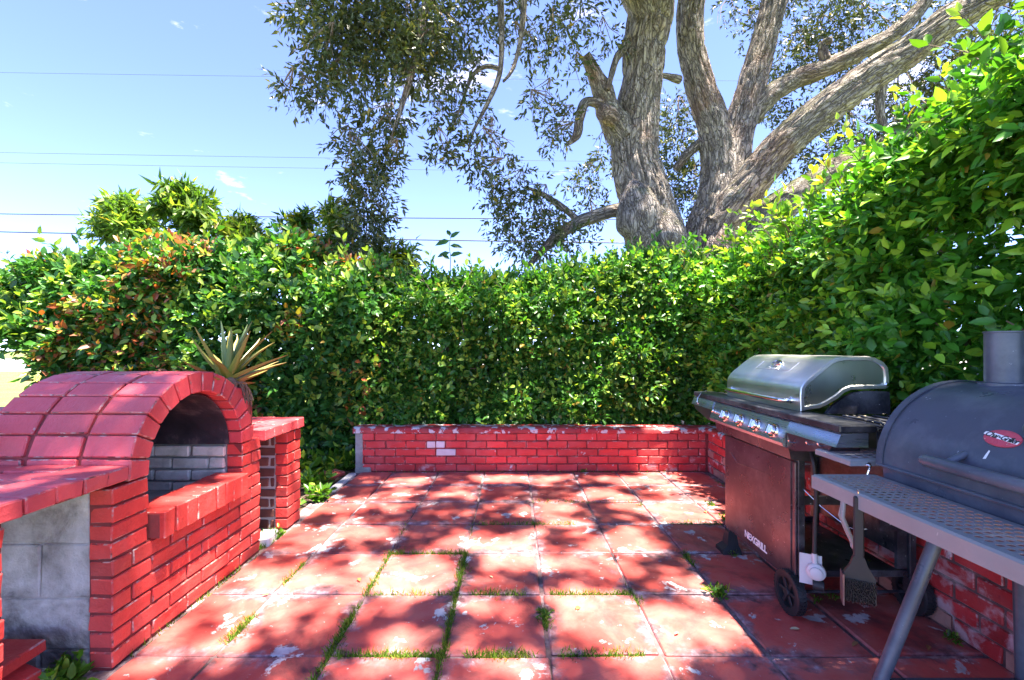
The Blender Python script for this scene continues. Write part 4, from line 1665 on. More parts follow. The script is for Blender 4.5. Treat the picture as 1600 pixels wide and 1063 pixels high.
for az, el, ln, bend in aloe_spec:
    d = Vector((math.cos(R(az)) * math.cos(R(el)) * .75, math.sin(R(az)) * math.cos(R(el)), math.sin(R(el)))).normalized()
    d = Vector((-math.sin(R(az)) * -math.cos(R(el)), math.cos(R(az)) * math.cos(R(el)), math.sin(R(el))))
    side = d.cross(Vector((0, 0, 1)))
    side = side.normalized() if side.length > .05 else Vector((1, 0, 0))
    up = side.cross(d).normalized()
    n = 9
    vs_, fs_ = [], []
    tip_c = []
    for i in range(n + 1):
        t = i / n
        c = d * ln * t + up * bend * ln * t * t * .5 + Vector((0, 0, .02 if el > 20 else 0)) + side * ar.uniform(-.003, .003)
        w = .030 * (1 - t) ** .8 * (1 if t > .1 else .85) + .0012
        th = .011 * (1 - t) ** .7 + .001
        for (a, b_) in ((-1, .55), (-.55, .05), (0, -.1), (.55, .05), (1, .55), (.5, -.75), (0, -1.0), (-.5, -.75)):
            vs_.append(c + side * w * a + up * th * b_ * 1.4)
            tip_c.append(t)
    for i in range(n):
        for k in range(8):
            fs_.append((i * 8 + k, i * 8 + (k + 1) % 8, (i + 1) * 8 + (k + 1) % 8, (i + 1) * 8 + k))
    fs_ += [tuple(range(8)), tuple(n * 8 + k for k in reversed(range(8)))]
    me = MB().add(vs_, fs_).mesh('leaf', 60)
    at = me.attributes.new('Col', 'FLOAT_COLOR', 'POINT')
    young = el > 60
    g0 = Vector((.085, .17, .06)) if young else Vector((.13, .20, .035))
    g1 = Vector((.15, .21, .08)) if young else Vector((.24, .19, .05))
    cc = []
    for t in tip_c:
        q = g0.lerp(g1, min(1, max(0, t * 1.3 - .2)))
        cc += [q.x, q.y, q.z, 1]
    at.data.foreach_set('color', cc)
    link('leaf', me, 'aloe', al)
mb = MB()
for k in range(16):
    a = ar.uniform(-.6, 2.2)
    p0 = Vector((ar.uniform(-.03, .05), ar.uniform(-.02, .05), .0))
    p1 = p0 + Vector((.05 * math.cos(a) + .02, .05 * math.sin(a) + .03, ar.uniform(-.05, 0)))
    p2 = p1 + Vector((ar.uniform(-.02, .03), ar.uniform(0, .04), ar.uniform(-.12, -.03)))
    mb.tube([q for q, _ in catmull([(p0, 0), (p1, 0), (p2, 0)], .02)], .0035, 5)
mb.lathe([(.045, -.03), (.05, 0), (.035, .03), (.02, .05)], (0, 0, 0), (0, 0, 1), 12)
mb.build('roots', 'twig', al)

# ================================================================== hedges
def shell_points(n, face, zr, thick, seed, bulge=.16):
    """points in a bumpy hedge face. face(u) -> (x, y, outward normal), u in 0..1"""
    u = rng.random(n)
    z = zr[0] + (zr[1] - zr[0]) * rng.random(n)
    return u, z


def hedge_leaves(x0, y0, x1, y1, ztop, zbot, thick, n_sprig, K, L, W, colf, outw, seed, bulge=.18, top_sprigs=0, density=None, ln=(.14, .30), shoots=0, shoot_col=None):
    """sprigs through a hedge standing along the line (x0,y0)-(x1,y1); outw is the way its face looks"""
    lv = Leaves()
    d = np.array([x1 - x0, y1 - y0])
    Lh = np.linalg.norm(d)
    d = d / Lh
    outw = np.array(outw, float)

    def gen(n, top=False):
        u = rng.random(n) * Lh
        base = np.stack([x0 + d[0] * u, y0 + d[1] * u], 1)
        zt = ztop(base[:, 0], base[:, 1])
        zb = zbot(base[:, 0], base[:, 1])
        if top:
            z = zt - rng.exponential(.10, n)
            dep = rng.random(n) * thick
        else:
            z = zb + (zt - zb) * rng.random(n)
            dep = np.where(rng.random(n) < .62, np.minimum(rng.exponential(.15, n), thick), rng.random(n) * thick)
        q = np.stack([base[:, 0], base[:, 1], z], 1)
        bl = bulge * (vnoise(q * np.array([1.5, 1.5, 1.7]), seed) + .55 * vnoise(q * 3.7, seed + 5) + .3 * vnoise(q * 8, seed + 6))
        # the face leans back near the top
        rnd = .30 * np.clip((z - (zt - .45)) / .45, 0, 1) ** 2
        pos = base + outw[None] * (bl - dep - rnd)[:, None]
        P3 = np.stack([pos[:, 0], pos[:, 1], z], 1)
        if density is not None:
            k = rng.random(n) < density(P3)
            P3 = P3[k]
        m = len(P3)
        D = rng.normal(0, .6, (m, 3))
        D[:, :2] += outw[None] * .75
        D[:, 2] += .25 if not top else 1.1
        out = np.zeros((m, 3))
        out[:, :2] = outw
        if not top:
            out[:, 2] = .25
        sprigs(lv, P3, D, rng.uniform(ln[0], ln[1], m), K, L, W, colf, .55, out)
    gen(n_sprig)
    if top_sprigs:
        gen(top_sprigs, True)
    if shoots:
        u = rng.random(shoots) * Lh
        bx, by = x0 + d[0] * u, y0 + d[1] * u
        dep = rng.random(shoots) * thick * .8
        B = np.stack([bx - outw[0] * dep, by - outw[1] * dep, ztop(bx, by) - rng.uniform(.0, .25, shoots)], 1)
        D = rng.normal(0, .45, (shoots, 3))
        D[:, :2] += outw[None] * .45
        D[:, 2] += .8
        sl_ = rng.uniform(.22, .50, shoots)
        SHOOTS.clear()
        SHOOTS.extend(zip(B.tolist(), unit(D).tolist(), sl_.tolist()))
        sprigs(lv, B, D, sl_, 12, L * 1.1, W * 1.1, shoot_col or colf, .6, None, .9)
    return lv.cat()


def col_green(p, t, r, base=(.045, .125, .016), tip=(.20, .30, .025), warm=0.0, topz=None, tipf=.30):
    n = len(p)
    b_ = np.array(base)[None] * (0.62 + .75 * rng.random((n, 1)))
    cl = vnoise(p * 2.2, 21)
    b_ = b_ * (1 + .25 * cl[:, None])
    # young growth at the ends of some sprigs
    y = (t > .72) & (r < tipf)
    b_ = np.where(y[:, None], np.array(tip)[None] * (.7 + .6 * rng.random((n, 1))), b_)
    # the odd yellow or brown leaf
    o = rng.random(n) < .012
    b_ = np.where(o[:, None], np.array([.34, .24, .04])[None], b_)
    if warm:
        wq = (vnoise(p * 1.3, 33) > .12) & (rng.random(n) < warm) & (t > .45)
        wc = np.array([[.42, .10, .035], [.45, .22, .04], [.40, .32, .05], [.36, .14, .08]])[rng.integers(0, 4, n)]
        b_ = np.where(wq[:, None], wc * (.6 + .6 * rng.random((n, 1))), b_)
    return np.clip(b_, .004, .8)


def twigs(n, f, mat='twig', r=.006):
    mb = MB()
    for _ in range(n):
        p = f()
        mb.tube([q for q, _ in p], [x for _, x in p], 5)
    return mb


def hedge_stems(parent, name, n, line, zt, back, seed):
    rr = random.Random(seed)
    mb = MB()
    off = Vector(parent.location)
    for k in range(n):
        u = (k + rr.uniform(.2, .8)) / n
        x, y = line(u)
        p = Vector((x, y, -.03))
        h = zt(x, y) * rr.uniform(.75, .95)
        pts = []
        for i in range(6):
            t = i / 5
            pts.append(Vector((x + rr.uniform(-.08, .08) * (1 + t), y + rr.uniform(-.08, .08) * (1 + t), -.03 + h * t)) - off)
        r0 = rr.uniform(.010, .020)
        mb.tube([q for q, _ in catmull([(q, 0) for q in pts], .12)], r0, 6)
        for b_ in range(9):
            s_ = pts[rr.randrange(1, 6)]
            dd = Vector((rr.uniform(-1, 1), rr.uniform(-1, 1), rr.uniform(.1, 1))).normalized() * rr.uniform(.2, .45)
            mb.tube([s_, s_ + dd * .5 + Vector((0, 0, .02)), s_ + dd], [.007, .005, .003], 5)
    return tag(mb.build(name, 'twig', parent, smooth=50), kind='stuff')


SHOOTS = []


def make_hedge(name, loc, label, arr, tmpl, mat, ratio, group=None, nbig=300):
    h = thing(name, loc, label, 'hedge', group)
    big, rest = split_big(arr, nbig)
    rest = [rest[0] - np.array(loc)[None]] + rest[1:]
    tag(link('foliage', leaf_mesh('foliage', rest, tmpl, mat), None, h), kind='stuff')
    single_leaves(h, big, tmpl, mat, ratio)
    if SHOOTS:
        mb = MB()
        for b_, d_, l_ in SHOOTS:
            b_, d_ = Vector(b_) - h.location, Vector(d_)
            mb.tube([b_ - d_ * .15, b_ + d_ * l_ * .5 - Vector((0, 0, .03 * l_)), b_ + d_ * l_ - Vector((0, 0, .12 * l_))], [.004, .003, .0015], 4)
        tag(mb.build('shoot_stems', 'twig', h, smooth=60), kind='stuff')
        SHOOTS.clear()
    return h


def z_back(x, y):
    q = np.stack([np.asarray(x) * 1.1, np.asarray(y) * 0, np.asarray(x) * 0], 1)
    return 2.17 + .10 * vnoise(q, 3) + .05 * vnoise(q * 3.1, 4) + np.clip((np.asarray(x) - .6) * .06, -.05, .2)


zero = lambda x, y: np.zeros(len(x)) + .50
arr = hedge_leaves(-1.95, 5.02, 2.55, 5.02, z_back, lambda x, y: np.zeros(len(x)) + .40, .75, 7200, 11, .066, .037, lambda p, t, r: col_green(p, t, r, (.058, .180, .022), (.26, .40, .05), tipf=.42), (0, -1), 1, bulge=.15, top_sprigs=620, shoots=90)
hb = make_hedge('hedge', (.2, 5.3, -.03), 'clipped small-leaved green hedge behind the low wall with the pale patch', arr, LEAF_OVATE, 'leaf', .56)
hedge_stems(hb, 'stems', 22, lambda u: (-1.9 + 4.4 * u, 5.28), lambda x, y: 2.05, 0, 3)


def z_left(x, y):
    x = np.asarray(x, float)
    q = np.stack([x * 1.0, x * 0, x * 0], 1)
    b_ = np.interp(x, [-6.6, -5.6, -5.0, -4.2, -3.2, -2.4, -1.7], [1.98, 2.12, 2.22, 2.32, 2.36, 2.30, 2.08])
    return b_ + .14 * vnoise(q * 1.7, 8) + .09 * vnoise(q * 4, 9)


def zb_left(x, y):
    x = np.asarray(x, float)
    return np.interp(x, [-6.6, -5.7, -5.1, -4.75, -4.5], [1.85, 1.55, 1.15, .75, .05])


arr = hedge_leaves(-6.5, 4.85, -1.55, 4.85, z_left, zb_left, 1.0, 7000, 11, .082, .047, lambda p, t, r: col_green(p, t, r, (.050, .160, .026), (.26, .38, .05), warm=.38, tipf=.40), (0, -1), 12, bulge=.26, top_sprigs=900, shoots=36)
hl = make_hedge('hedge', (-4.0, 5.2, -.03), 'tall unclipped hedge with orange-tinged new leaves behind the brick oven', arr, LEAF_OVATE, 'leaf', .57)
hedge_stems(hl, 'stems', 18, lambda u: (-4.9 + 3.3 * u, 5.2), lambda x, y: 2.4, 0, 4)


def z_right(x, y):
    y = np.asarray(y, float)
    q = np.stack([y * 0, y * 1.2, y * 0], 1)
    return np.interp(y, [.3, 1.2, 2.0, 2.8, 3.6, 4.4, 5.2], [2.75, 2.72, 2.62, 2.44, 2.38, 2.36, 2.26]) + .10 * vnoise(q, 15) + .05 * vnoise(q * 3, 16)


arr = hedge_leaves(2.22, .55, 2.30, 5.15, z_right, zero, .75, 8200, 11, .066, .037, lambda p, t, r: col_green(p, t, r, (.066, .22, .022), (.25, .46, .04), tipf=.48), (-1, 0), 23, bulge=.22, top_sprigs=900, shoots=240, shoot_col=lambda p, t, r: col_green(p, t, r, (.12, .27, .025), (.36, .48, .05), tipf=.6))
hr = make_hedge('hedge', (2.5, 2.7, -.03), 'tall bright green hedge rising beside the gas grill and the smoker', arr, LEAF_OVATE, 'leaf', .56)
hedge_stems(hr, 'stems', 20, lambda u: (2.5, .6 + 4.5 * u), lambda x, y: 2.2, 0, 5)

# a leafy shoot above the hedge
sh = thing('sapling', tuple(P(703, 412, 5.25)), 'single leafy shoot sticking up above the clipped hedge', 'sapling')
mb = MB()
mb.tube([(0, 0, -.15), (.01, 0, .08), (-.01, 0, .2), (.01, 0, .32)], [.006, .005, .004, .003], 6)
mb.build('stem', 'twig', sh)
for (h, a, l) in ((.05, 205, .12), (.09, -35, .15), (.13, 165, .15), (.21, 40, .14), (.27, 200, .17), (.30, -15, .13), (.32, 100, .12)):
    D = np.array([[math.cos(R(a)), .3 * math.sin(R(a)), .15 + .5 * math.sin(a * 7.)]])
    ar_ = [np.array([[0, 0, h]]), D, np.array([[.2, -1., .5]]), np.array([l * 1.1]), np.array([l * .55]), np.array([[.03, .09, .02]])]
    link('leaf', leaf_mesh('leaf', ar_, LEAF_OVATE, 'leaf'), None, sh)

# shrubs and young trees standing behind the left hedge
def young_tree(px, py, Y, rx, rz, label, n, colb, tipc, L=.15, seed=0, tiers=6):
    c = P(px, py, Y)
    t = thing('young_tree', (c.x, Y, -.03), label, 'young tree', 'young trees behind the orange-tinged hedge')
    rr = random.Random(seed)
    lv = Leaves()
    pts = []
    for k in range(tiers):
        ph = rr.uniform(0, 6.28)
        zz = c.z + rz * (1 - 2 * (k + .5) / tiers)
        w = rx * math.sqrt(max(.12, 1 - ((zz - c.z) / rz) ** 2))
        for q in range(rr.randrange(3, 6)):
            pts.append((c.x + rr.uniform(-1, 1) * w, Y + rr.uniform(-1, 1) * w, zz + rr.uniform(-.12, .12)))
    pts.append((c.x, Y, c.z + rz * .95))
    pts = np.array(pts)
    per = max(3, n // len(pts))
    B = np.repeat(pts, per, 0) + rng.normal(0, .05, (len(pts) * per, 3))
    D = rng.normal(0, 1, B.shape)
    D[:, 2] = np.abs(D[:, 2]) * .7 + .1
    sprigs(lv, B, D, rng.uniform(.08, .2, len(B)), 8, L, L * .27, lambda p, tt, r: col_green(p, tt, r, colb, tipc, tipf=.45), .8, None, 1.1)
    a = lv.cat()
    a[1][:, 2] -= .35
    a[0] = a[0] - np.array(t.location)[None]
    tag(link('crown', leaf_mesh('crown', a, LEAF_LANCE, 'leaf'), None, t), kind='stuff')
    mb = MB()
    top = c.z - .03
    mb.tube([(0, 0, 0), (.03, 0, top * .4), (-.02, 0, top * .7), (0, 0, top + rz * .6)], [.035, .03, .022, .008], 8)
    for q in pts[::2]:
        s_ = Vector((0, 0, q[2] - rz * .4))
        mb.tube([s_, Vector(q) - t.location], [.010, .004], 5)
    mb.build('trunk', 'twig', t, smooth=50)
    return t


young_tree(197, 352, 6.4, .34, .30, 'rounded young tree top left of the tallest shoot above the orange-tinged hedge', 420, (.10, .19, .03), (.32, .40, .05), .14, 1)
young_tree(290, 352, 6.2, .28, .50, 'tallest young tree, layered leaf whorls rising above the orange-tinged hedge', 460, (.085, .17, .025), (.28, .36, .05), .15, 2, 7)
young_tree(375, 382, 6.3, .36, .26, 'low yellow-green young tree beside the tallest layered one above the hedge', 380, (.085, .16, .02), (.28, .32, .03), .13, 3)
young_tree(470, 382, 6.6, .20, .38, 'narrow young tree between the low yellow-green one and the hanging oak branch', 300, (.06, .13, .02), (.24, .28, .03), .13, 4)
young_tree(528, 380, 6.5, .26, .42, 'yellowish young tree partly behind the hanging oak branch', 340, (.10, .16, .02), (.34, .34, .03), .13, 5)
young_tree(605, 418, 6.0, .36, .22, 'small yellow-leaved bush top where the two back hedges meet', 300, (.12, .17, .02), (.40, .38, .03), .12, 6)

# ================================================================== the oak
ok = thing('oak_tree', (P(1085, 663, 7.6).x, 7.6, -.03), 'huge old oak with several thick trunks behind the hedges', 'tree')
oo = Vector(ok.location)


def limb(name, spec, n=24, step=.08, lump=.10, seed=0, ridges=.035):
    pts = [(P(px, py, Y) - oo, hw * Y / FOC) for px, py, Y, hw in spec]
    return link(name, limb_mesh(name, pts, n, step, lump, ridges, seed), None, ok)


limb('trunk', [(1052, 668, 7.5, 84), (1045, 560, 7.5, 70), (1036, 450, 7.5, 58), (1028, 390, 7.5, 50), (1015, 340, 7.5, 43), (1001, 285, 7.5, 38), (993, 240, 7.5, 36), (995, 185, 7.5, 35), (1003, 120, 7.4, 32),
               (1011, 45, 7.3, 34), (1018, 0, 7.2, 35), (1015, -120, 7.0, 34), (985, -260, 6.6, 28), (930, -420, 6.2, 20)], 168, .04, .07, 1, .06)
limb('burl', [(1005, 390, 7.15, 18), (1000, 350, 7.08, 34), (995, 310, 7.1, 26), (990, 285, 7.2, 8)], 32, .05, .16, 8)
limb('burl', [(1052, 400, 7.2, 16), (1042, 370, 7.15, 28), (1030, 335, 7.18, 16), (1022, 315, 7.25, 5)], 32, .05, .16, 9)
limb('trunk', [(1108, 668, 7.8, 95), (1106, 560, 7.8, 80), (1104, 450, 7.8, 56), (1108, 380, 7.75, 44), (1122, 320, 7.7, 36), (1134, 268, 7.7, 28), (1140, 230, 7.75, 14)], 150, .045, .08, 2, .06)
limb('limb', [(1118, 330, 7.7, 32), (1124, 260, 7.7, 28), (1117, 205, 7.7, 25), (1099, 150, 7.7, 23), (1085, 100, 7.7, 21), (1078, 50, 7.7, 21), (1080, 0, 7.7, 21), (1092, -110, 7.5, 22), (1105, -300, 7, 14)], 100, .05, .07, 3, .05)
limb('limb', [(1128, 310, 7.75, 32), (1146, 235, 7.8, 26), (1163, 175, 7.9, 24), (1180, 115, 8, 21), (1196, 55, 8, 20), (1211, 0, 8, 20), (1242, -120, 8.1, 20), (1285, -300, 8.3, 13)], 100, .05, .07, 4, .05)
limb('limb', [(1116, 355, 7.65, 36), (1168, 292, 7.45, 30), (1220, 230, 7.25, 28), (1275, 182, 7.05, 27), (1340, 134, 6.85, 25), (1410, 86, 6.65, 24), (1470, 42, 6.45, 24), (1530, 6, 6.25, 23),
              (1600, -35, 6.0, 27), (1750, -120, 5.5, 26), (1950, -260, 4.9, 24), (2400, -560, 3.9, 22)], 110, .05, .08, 5, .05)
limb('limb', [(1172, 180, 7.9, 20), (1200, 150, 7.85, 17), (1240, 127, 7.8, 15), (1295, 105, 7.7, 14), (1350, 78, 7.6, 13), (1400, 50, 7.5, 12), (1442, 8, 7.4, 10), (1490, -70, 7.2, 7)], 32, .06, .1, 6)
limb('limb', [(1120, 450, 8.1, 34), (1190, 350, 8.3, 30), (1250, 300, 8.3, 23), (1310, 266, 8.2, 23), (1385, 228, 8.1, 20), (1460, 180, 8.0, 20), (1560, 130, 7.8, 14)], 40, .07, .1, 7)
limb('branch', [(1010, 345, 7.35, 22), (968, 329, 7.3, 12), (925, 339, 7.25, 10.5), (885, 358, 7.2, 9), (853, 386, 7.1, 7), (828, 414, 7.0, 5)], 24, .05, .12, 10)
limb('branch', [(905, 346, 7.25, 6), (880, 325, 7.25, 5), (850, 305, 7.2, 4), (820, 292, 7.2, 2)], 12, .06, .12, 11)
limb('dead_stub', [(975, 215, 7.45, 24), (955, 180, 7.35, 19), (941, 145, 7.2, 15), (928, 112, 7.1, 12), (914, 86, 7.0, 9)], 24, .04, .28, 12)
limb('dead_stub', [(952, 168, 7.25, 9), (918, 160, 7.1, 8), (906, 185, 7.0, 8), (901, 212, 7.0, 7), (884, 227, 6.95, 3.5)], 16, .04, .25, 13)
limb('dead_stub', [(960, 190, 7.2, 15), (948, 180, 7.1, 17), (938, 178, 7.05, 12)], 20, .04, .3, 18)
limb('branch', [(992, 40, 7.3, 9), (975, 75, 7.2, 8), (962, 95, 7.1, 6), (950, 140, 7.0, 4)], 12, .06, .12, 14)
limb('branch', [(1105, 215, 7.8, 9), (1075, 240, 7.9, 8), (1055, 265, 8.0, 6)], 12, .06, .12, 15)
limb('branch', [(1062, 125, 7.6, 6), (1045, 120, 7.5, 5), (1030, 118, 7.4, 4)], 12, .06, .1, 16)
limb('branch', [(1385, 95, 6.8, 9), (1375, 160, 6.8, 7), (1380, 195, 6.8, 6), (1388, 212, 6.8, 4)], 12, .05, .2, 17)
limb('branch', [(1290, 95, 7.7, 8), (1285, 70, 7.7, 6), (1300, 62, 7.6, 5)], 12, .05, .2, 19)
# out-of-frame limbs that carry the foliage hanging into view and shading the patio
limb('limb', [(1012, 30, 7.2, 26), (960, -60, 6.9, 22), (860, -110, 6.4, 18), (760, -100, 6.0, 13), (690, -40, 5.8, 9), (660, 30, 5.7, 7)], 28, .07, .1, 20)
limb('limb', [(1750, -120, 5.5, 22), (1900, -420, 4.7, 20), (2050, -900, 3.6, 18), (2150, -1900, 2.3, 14)], 24, .1, .1, 21)
limb('branch', [(660, 30, 5.7, 7), (655, 75, 5.7, 6), (640, 125, 5.7, 5.5), (622, 185, 5.7, 4), (602, 245, 5.7, 2.5)], 12, .06, .12, 22)
limb('branch', [(650, 95, 5.7, 5), (632, 150, 5.7, 4.5), (618, 200, 5.65, 3)], 10, .06, .12, 23)
limb('branch', [(790, -95, 6.1, 8), (782, -20, 6.0, 6), (784, 60, 6.0, 5), (780, 118, 6.0, 4.5), (760, 165, 6.0, 3.5), (740, 205, 6.0, 2.5), (732, 235, 6, 1.5)], 10, .06, .14, 24)
limb('branch', [(781, 108, 6.0, 4), (760, 104, 6.0, 3.5), (738, 118, 6.0, 3), (722, 160, 6.0, 2.5), (706, 205, 6, 1.5)], 10, .06, .14, 25)
limb('branch', [(822, -90, 6.2, 6), (818, 20, 6.1, 5), (812, 70, 6.1, 4), (800, 110, 6.0, 3), (786, 128, 6.0, 2)], 10, .06, .14, 26)

# foliage: pixel clusters that hang in view, and clusters over the patio
fol = Leaves()
oak_col = lambda p, t, r: col_green(p, t, r, (.060, .078, .028), (.14, .14, .045), tipf=.35)


def cluster(c, rad, n, squash=1.0, droop=-.35, L=.088):
    c = np.array(c, float)
    B = rng.normal(0, 1, (n, 3))
    B = unit(B) * (rng.random((n, 1)) ** .5) * rad
    B[:, 2] *= squash
    D = unit(B) * .8 + rng.normal(0, .5, (n, 3))
    D[:, 2] += droop
    sprigs(fol, c[None] + B, D, rng.uniform(.12, .26, n), 8, L, L * .36, oak_col, .5, None, .8)


VIS = [  # px, py, radius px, depth, sprigs
    (470, 20, 36, 5.6, 40), (520, 25, 55, 5.7, 90), (580, 35, 62, 5.7, 120), (640, 40, 66, 5.8, 120), (700, 45, 60, 5.9, 90), (540, 80, 55, 5.6, 90), (600, 95, 60, 5.7, 110), (660, 100, 50, 5.8, 70),
    (500, 95, 40, 5.5, 45), (455, 145, 24, 5.5, 16), (500, 140, 34, 5.5, 30), (550, 135, 36, 5.6, 34), (720, 110, 40, 5.9, 34), (760, 25, 45, 6, 40), (590, 0, 70, 5.9, 100), (690, -10, 60, 6, 70),
    (615, 185, 30, 5.7, 26), (585, 205, 38, 5.7, 40), (570, 245, 38, 5.65, 44), (578, 285, 40, 5.6, 52), (575, 322, 36, 5.6, 46), (568, 355, 30, 5.6, 38), (560, 385, 24, 5.6, 26), (535, 212, 20, 5.6, 10), (600, 255, 26, 5.7, 20),
    (690, 175, 26, 5.9, 14), (722, 190, 24, 6, 12), (700, 225, 20, 5.9, 12), (682, 243, 16, 5.9, 9), (735, 245, 24, 6, 14), (760, 205, 20, 6, 9), (752, 260, 18, 6, 9), (790, 235, 24, 6.1, 9), (730, 155, 26, 6, 13),
    (830, 20, 46, 6.4, 40), (875, 55, 40, 6.6, 30), (905, 15, 46, 6.8, 44), (850, 180, 30, 6.6, 16), (885, 190, 30, 6.8, 16), (842, 150, 22, 6.5, 9), (905, 110, 26, 6.9, 14), (865, 215, 24, 6.7, 12), (950, 60, 26, 7, 14), (830, 80, 26, 6.4, 14),
    (800, 288, 36, 7, 34), (782, 325, 32, 7, 30), (832, 312, 36, 7, 38), (862, 342, 36, 7.1, 38), (802, 366, 32, 7, 34), (850, 378, 32, 7, 34), (898, 372, 26, 7.1, 20), (772, 300, 22, 7, 14), (820, 395, 26, 6.9, 20),
    (918, 285, 32, 8.3, 26), (945, 240, 26, 8.3, 14), (1052, 180, 28, 8.6, 34), (1058, 225, 32, 8.6, 44), (1068, 275, 32, 8.6, 44), (1072, 315, 22, 8.6, 20), (1045, 300, 28, 8.6, 26), (930, 330, 24, 8.3, 14),
    (1180, 40, 26, 8.6, 18), (1232, 95, 46, 8.6, 60), (1285, 55, 52, 8.6, 70), (1310, 10, 56, 8.6, 70), (1375, 30, 46, 8.2, 44), (1250, 200, 38, 8.8, 50), (1210, 150, 34, 8.8, 34), (1350, 205, 46, 8.8, 60), (1420, 150, 56, 8, 80),
    (1480, 110, 50, 7.6, 60), (1540, 85, 44, 7.4, 44), (1290, 240, 34, 8.8, 36), (1345, 250, 36, 8.8, 40), (1232, 250, 28, 8.8, 26), (1405, 205, 40, 8.4, 40), (1455, 200, 36, 8.2, 34), (1200, 262, 18, 8.8, 10), (1300, 150, 40, 8.8, 44),
    (1440, 20, 36, 8.0, 24), (1150, 0, 30, 8.4, 14), (1120, 200, 18, 8.6, 10), (1360, 290, 26, 8.8, 18), (1225, 0, 40, 8.6, 34), (1330, 100, 40, 8.8, 40), (1575, 40, 40, 6.8, 30), (1500, 170, 40, 8, 34)]
for px, py, rp, Y, n in VIS:
    c = P(px, py, Y)
    cluster(c, rp * Y / FOC, int(n * (2.3 if Y > 7.3 else 1.45)), .9)
tw = MB()
trr = random.Random(17)
for px, py, rp, Y, n in VIS:
    c = P(px, py, Y) - oo
    rr_ = rp * Y / FOC
    root = c + Vector((trr.uniform(-.3, .3), trr.uniform(-.3, .3), rr_ * .9))
    for k in range(7):
        e = c + Vector((trr.uniform(-1, 1), trr.uniform(-1, 1), trr.uniform(-1.1, .7))) * rr_ * .95
        m_ = root.lerp(e, .5) + Vector((trr.uniform(-1, 1), trr.uniform(-1, 1), trr.uniform(-.2, .6))) * rr_ * .25
        tw.tube([root, m_, e], [.008, .006, .003], 4, False)
tag(tw.build('twigs', 'twig', ok, smooth=60), kind='stuff')
# canopy above the picture
for k in range(34):
    px = rng.uniform(380, 1700)
    py = rng.uniform(-330, -60)
    Y = rng.uniform(5.4, 8.2)
    c = P(px, py, Y)
    cluster(c, rng.uniform(.35, .6), 60, .8)
cr2 = np.random.default_rng(5)
sd = np.array(sun_dir)


def gap_at(x, y, z, rx, ry):
    """where a gap in the crown has to be for sun to fall on a point"""
    return (x - sd[0] / sd[2] * z, y - sd[1] / sd[2] * z, rx, ry)


GAPS = []  # openings cut in the unseen crown to place the sun patches
for px, py, rx, ry in ((660, 900, .26, .17), (615, 880, .15, .12), (760, 850, .28, .11), (825, 880, .18, .1), (700, 838, .12, .08), (790, 747, .32, .13), (870, 747, .2, .12), (1000, 752, .34, .15),
                       (1010, 790, .28, .14), (1080, 805, .25, .12), (940, 775, .15, .1), (850, 795, .18, .12), (880, 817, .12, .08), (560, 827, .2, .12), (580, 792, .2, .1), (645, 752, .15, .12),
                       (500, 832, .15, .1), (470, 895, .24, .11), (425, 942, .28, .11), (385, 978, .15, .1), (300, 1022, .15, .07), (540, 932, .13, .07), (980, 842, .2, .1), (920, 845, .12, .08), (960, 962, .2, .14),
                       (1050, 966, .18, .13), (1030, 1012, .15, .09), (880, 935, .12, .08), (1080, 905, .14, .09), (610, 772, .12, .08), (500, 790, .14, .1),
                       (455, 832, .14, .09), (720, 772, .12, .08), (740, 955, .08, .05), (1120, 950, .06, .05), (1090, 1005, .09, .06), (1160, 985, .05, .04), (590, 1010, .1, .06), (800, 1040, .12, .06), (1100, 758, .1, .1)):
    Y = FOC * CAMH / (py - HY)
    q = P(px, py, Y)
    GAPS.append(gap_at(q.x, q.y, 0, rx * 1.03 + .01, ry * 1.03 + .01))
for x, y, z, rx, ry in ((-1.55, 2.05, .55, .06, .06), (-1.53, 2.24, .55, .07, .07), (-1.55, 2.47, .55, .06, .10), (-1.57, 2.25, .12, .09, .1), (-1.57, 2.55, .16, .1, .1), (-1.75, 3.0, .75, .26, .2), (-1.57, 2.0, .2, .05, .08),
                        (1.3, 4.68, .45, .25, .1), (.7, 4.68, .45, .15, .1), (1.2, 4.95, 2.05, .5, .4), (1.75, 4.9, 2.15, .45, .45), (.3, 5.05, 2.1, .3, .25), (-.6, 5.1, 2.1, .2, .2), (1.4, 4.85, 1.6, .25, .2), (1.1, 4.85, 1.3, .12, .15), (1.6, 4.85, 1.0, .12, .12), (.5, 4.85, .9, .1, .1),
                        (2.2, 4.2, 2.2, .4, .5), (2.3, 3.3, 2.3, .5, .5), (2.3, 2.3, 2.5, .5, .6), (2.2, 1.5, 2.6, .2, .3), (-3.7, 4.8, 2.3, .5, .4), (-3.3, 4.7, 1.6, .4, .25), (-4.4, 4.8, 1.8, .35, .3), (-2.7, 4.8, 2.3, .3, .3), (-4.9, 4.8, 1.3, .4, .3),
                        (-2.2, 4.8, 1.8, .2, .2), (-1.9, 5.0, 2.2, .3, .3), (3.5, 7.35, 3.6, .3, .3), (2.25, 7.1, 3.6, .2, .3), (2.2, 7.1, 6.2, .2, .3), (3.2, 7.5, 6.0, .25, .3), (4.6, 6.8, 5.4, .4, .3), (3.3, 7.4, 3.0, .15, .25), (4.0, 7.0, 4.8, .3, .2), (2.3, 7.0, 2.6, .2, .3), (3.0, 7.0, 2.5, .3, .3), (2.2, 7.2, 5.2, .12, .2), (-2.4, 2.9, .0, .3, .3), (-2.6, 6.5, 2.9, .5, .4), (-5.2, 6.3, 3.0, .6, .4), (-4.3, 6.2, 3.2, .4, .4), (-1.7, 6.0, 2.5, .35, .3), (-1.75, 3.6, .0, .15, .3)):
    GAPS.append(gap_at(x, y, z, rx, ry))
